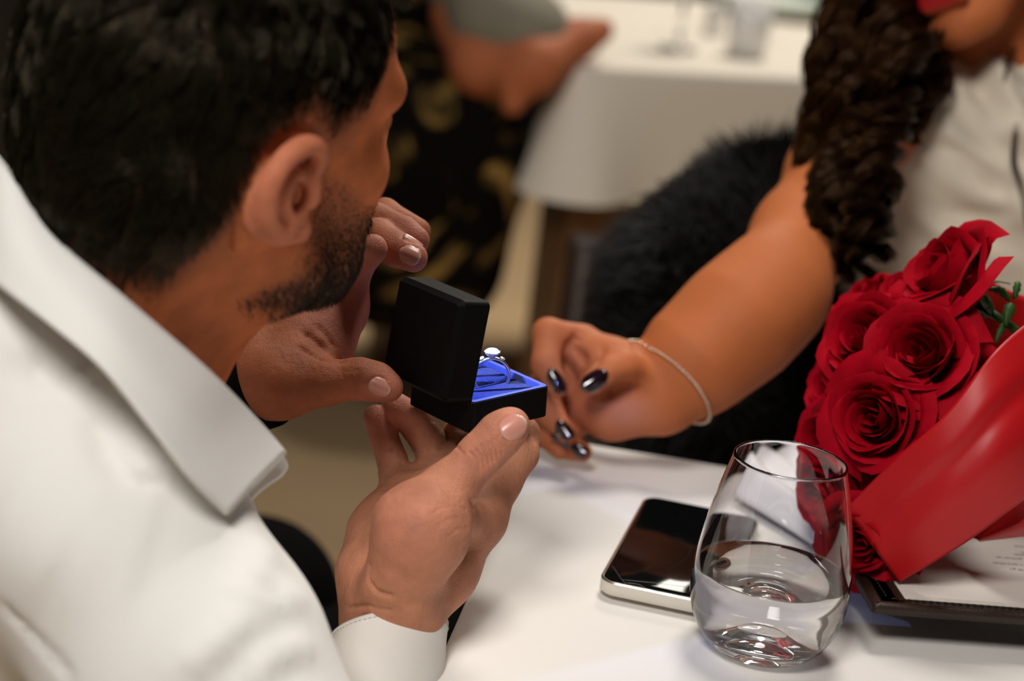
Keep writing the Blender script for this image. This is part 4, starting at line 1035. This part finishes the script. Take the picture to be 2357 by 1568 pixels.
# bracelet
bc_, ba = at(1548, 880, 1.333), nrm(at(1600, 830, 1.335)-at(1525, 905, 1.332)); bs = nrm(_F-ba*(_F@ba)); bt_ = np.cross(ba, bs)
bra = thing('bracelet', 'thin pale bracelet around the woman\'s wrist', 'bracelet', bc_)
seg = []
for k in range(72):
    t = 2*math.pi*k/72; e_ = bs*math.cos(t)+bt_*math.sin(t); sh = -.009*math.cos(t)-.004; rv = wa[0]-bc_; near_ = (np.abs(rv@ba-sh) < .003) & (rv@e_ > .85*np.linalg.norm(rv-np.outer(rv@ba, ba), axis=1)) & (np.linalg.norm(rv, axis=1) < .040)
    c = bc_+e_*((rv[near_]@e_).max()+.0012 if near_.any() else .033)+ba*sh
    v, f = lathe([(0, -.0013), (.0011, -.0007), (.0013, 0), (.0011, .0007), (0, .0013)], 8); seg.append((v+c, f))
v, f = join(seg); tag(mesh('bead_chain', v, f, M['beads'], bra), kind='stuff')
# dress
B = Body()
B.chain(px3([(2385, 190, 1.63), (2285, 330, 1.645), (2225, 520, 1.67), (2235, 760, 1.70)]), [.052, .085, .100, .10], .04)
B.chain(px3([(2085, 310, 1.60), (2420, 330, 1.66)]), [.055, .08], .04)
B.chain(px3([(2160, 400, 1.625), (2160, 640, 1.66)]), [.060, .07], .04)
B.chain(px3([(2450, 420, 1.66), (2400, 700, 1.68)]), [.07, .09], .04)
lap = at(2260, 1000, 1.80); lap[2] = .55
B.chain([at(2235, 760, 1.72), lap, lap+np.array([-.22, -.28, -.03])], [.10, .13, .09], .05)
V, Q = B.build(.0042, 2); N = vnormals(V, Q); pr = project(V)
rr_ = np.hypot(pr[:, 0]-2420, (pr[:, 1]-40)*.85); an = np.arctan2(pr[:, 1]-40, 2420-pr[:, 0])
amp = (.0036*np.sin(rr_/24+1.3*np.sin(an*3.1)+.5*np.sin(rr_/75))+.0020*np.sin(rr_/13+2*an))*np.clip(1.15-(pr[:, 1]-200)/800, .25, 1)
V = V+N*amp[:, None]
for pts, am, wd in (([(2160, 330), (2220, 360), (2300, 440)], -.006, .007), ([(2230, 110), (2255, 200), (2300, 280)], -.006, .008), ([(2300, 130), (2320, 220), (2357, 260)], .005, .006), ([(2090, 470), (2180, 500), (2330, 500)], -.005, .008)): foldp(pts, am, wd)
mesh('dress', V, Q, M['dress'], woman)
# hair of the woman: curled locks
def locks(paths, per, seed, rad=.011, turns=4.5, amp=.009, m=34, th=.00022):
    r = np.random.default_rng(seed); allP = []
    for path in paths:
        C0 = catmull([at(*p) for p in path], m); T = np.gradient(C0, axis=0); T /= np.linalg.norm(T, axis=1)[:, None]
        u = np.cross(T, _F); u /= np.linalg.norm(u, axis=1)[:, None]; v = np.cross(T, u); s = np.linspace(0, 1, m)
        ph0 = r.uniform(0, 6.28); tn = turns*r.uniform(.85, 1.2); am = amp*r.uniform(.7, 1.2)*smoothstep(0, .35, s)
        for k in range(per):
            a, rr = r.uniform(0, 6.28), rad*math.sqrt(r.random())*(1.05-.55*s)
            ph = ph0+tn*6.28*s+r.normal(0, .10); am2 = am*r.uniform(.92, 1.08)
            allP.append(C0+u*(am2*np.cos(ph)+rr*np.cos(a+2*s))[:, None]+v*(am2*np.sin(ph)+rr*np.sin(a+2*s))[:, None])
    return np.array(allP)
r_ = np.random.default_rng(4); paths = []
for k in range(64):
    x0 = r_.uniform(1930, 2120); f_ = (x0-1930)/180; x1 = 1895+105*f_+r_.normal(0, 16); y1 = r_.uniform(480, 650)-40*f_
    d0 = r_.uniform(1.50, 1.60)
    paths.append([(x0+30, -170, d0+.06), (x0, 20, d0), (1902+(x0-1930)*.95, 200, d0-.06), (1885+(x0-1930)*.75, 360, d0*.3+.975), (x1, y1, d0*.3+.905)])
Pl = [locks(paths, 64, 1, rad=.0085, amp=.014, turns=3.4)]
p2 = []
for k in range(22):
    x0 = r_.uniform(2030, 2140); d0 = r_.uniform(1.53, 1.60); p2.append([(x0-20, -120, d0+.05), (x0, 40, d0), (x0+r_.uniform(0, 30), 150, d0-.01), (x0-20+r_.uniform(-40, 40), r_.uniform(230, 330), d0-.03)])
Pl.append(locks(p2, 50, 2, turns=2.0))
Pl.append(locks([[(2060, 100, 1.53), (2130, 190, 1.515), (2142, 260, 1.51), (2105, 305, 1.51), (2060, 290, 1.52)], [(1960, -20, 1.52), (1890, 85, 1.51), (1860, 130, 1.505), (1862, 180, 1.505), (1890, 215, 1.51)],
                 [(1930, 200, 1.5), (1862, 270, 1.49), (1850, 300, 1.49), (1880, 320, 1.50)]], 26, 3, rad=.004, turns=.3, amp=.001))
Pl.append(locks([[(2420, 120, 1.58), (2345, 250, 1.55), (2325, 360, 1.545), (2350, 440, 1.545), (2370, 520, 1.55)], [(2330, 110, 1.56), (2318, 200, 1.55), (2335, 320, 1.55)]], 8, 5, rad=.004, turns=.5, amp=.002))
Vs, Fs = strands(np.concatenate(Pl), .00048, .00030); tag(mesh('hair', Vs, Fs, M['brown_hair'], woman), kind='stuff')
def whw(P):
    L = (P-WO)@WR/WS; return smoothstep(0, .01, L[:, 2]-np.interp(L[:, 0], [-.12, -.02, .05, .09, .12], [-.12, -.10, .02, .08, .09]))
P, n_ = scatter(wheadV, wh[1], whw, 2500, 8); tt = np.linspace(0, 1, 8)[None, :, None]
dn = -up_-fw*.2; Pst = P[:, None]+n_[:, None]*.012*tt**.5+dn*(.16*tt)
Vs, Fs = strands(Pst, .0005, .0003); tag(mesh('hair', Vs, Fs, M['brown_hair'], woman), kind='stuff')

# ------------------------------------------------------------------ fur coat over a chair behind the arm
ck = at(1720, 700, 1.80)
B = Body()
B.chain(px3([(1680, 535, 1.82), (1800, 520, 1.84), (1950, 560, 1.86)]), [.055, .065, .06], .04)
B.chain(px3([(1670, 570, 1.80), (1570, 730, 1.76), (1530, 860, 1.76)]), [.06, .065, .06], .04)
B.chain(px3([(1700, 650, 1.76), (1720, 850, 1.72), (1760, 1000, 1.74)]), [.085, .085, .08], .05)
B.chain(px3([(1850, 650, 1.82), (1880, 950, 1.80)]), [.09, .09], .05)
V, Q = B.build(.007, 2)
coat = thing('fur_coat', 'shaggy black fur coat draped over the chair behind the bare arm', 'coat', (ck[0], ck[1], .55))
mesh('coat_body', V, Q, M['fur_base'], coat)
P, n_ = scatter(V, Q, lambda p: np.ones(len(p)), 14000, 9)
cl = np.stack([np.sin(P[:, 0]*55+P[:, 2]*30), np.sin(P[:, 2]*60+1), np.cos(P[:, 0]*48-P[:, 2]*40)], 1)*.5
fl = cl+rng.normal(0, .25, P.shape)+np.array([0, 0, -.45]); tt = np.linspace(0, 1, 4)[None, :, None]; ln_ = rng.uniform(.022, .042, len(P))
Pst = P[:, None]+ln_[:, None, None]*(n_[:, None]*(.9*tt-.25*tt**2)+fl[:, None]*(.65*tt**1.5))
Vs, Fs = strands(Pst, .0011, .00015); tag(mesh('fur', Vs, Fs, M['fur'], coat), kind='stuff')
ch = thing('dining_chair', 'dark chair underneath the black fur coat', 'chair', (ck[0]+.03, ck[1]+.12, 0))
cx, cy = ck[0]+.03, ck[1]+.20
v, f = prism(rrect(.40, .40, .04), [(.01, .42), (0, .43), (0, .46), (.01, .47)]); mesh('seat', v+np.array([cx, cy, 0]), f, M['dark_wood'], ch)
v, f = prism(rrect(.38, .028, .012), [(.003, .50), (0, .51), (0, .70), (.003, .71)]); mesh('backrest', v+np.array([cx, cy+.18, 0]), f, M['dark_wood'], ch)
for sx in (-1, 1):
    for sy in (-1, 1):
        v, f = tube([(cx+sx*.17, cy+sy*.18, 0), (cx+sx*.17, cy+sy*.18, .425 if sy < 0 else .70)], .016, 8); mesh('leg', v, f, M['dark_wood'], ch)

# ------------------------------------------------------------------ person in the background and the patterned chair
bp = at(1010, 60, 3.35)
far = thing('person', 'person with a grey sleeve sitting beside the background table', 'person', (bp[0], bp[1], 0))
B = Body()
B.chain(px3([(1070, 40, 3.18), (1110, 150, 3.10), (1230, 150, 3.05), (1330, 90, 3.10)]), [.055, .046, .040, .032], .03)
B.chain(px3([(1330, 90, 3.10), (1385, 70, 3.12)]), [.030, .022], .02)
B.chain(px3([(1190, 190, 3.05), (1180, 240, 3.05)]), [.028, .02], .02)
B.rc(at(1000, -320, 3.4), at(1000, -200, 3.4), .09, .055, .05); B.el(at(1005, -390, 3.37), (.085, .095, .115), None, .03)
B.rc(at(1000, -180, 3.4), at(960, 150, 3.45), .12, .12, .05)
V, Q = B.build(.009, 2); mesh('body', V, Q, M['skin_far'], far, col=np.tile(np.array([.42, .13, .055]), (len(V), 1)))
B = Body(); B.chain(px3([(1060, -110, 3.30), (1100, -30, 3.20), (1150, 50, 3.13), (1215, 75, 3.09)]), [.07, .072, .072, .068], .04)
V, Q = B.build(.009, 2); mesh('sleeve', V, Q, M['grey_cloth'], far)
B = Body(); B.rc(at(980, -170, 3.4), at(950, 180, 3.47), .13, .145, .05); V, Q = B.build(.009, 2); mesh('vest', V, Q, M['pattern'], far)
B = Body(); lg = at(985, 300, 3.4)
B.chain(px3([(960, 200, 3.45), (1050, 330, 3.2), (1010, 600, 3.25)]), [.15, .12, .11], .05); B.chain(px3([(900, 220, 3.5), (900, 330, 3.2), (880, 600, 3.25)]), [.15, .12, .11], .05)
V, Q = B.build(.011, 2); mesh('trousers', V, Q, M['pattern'], far)
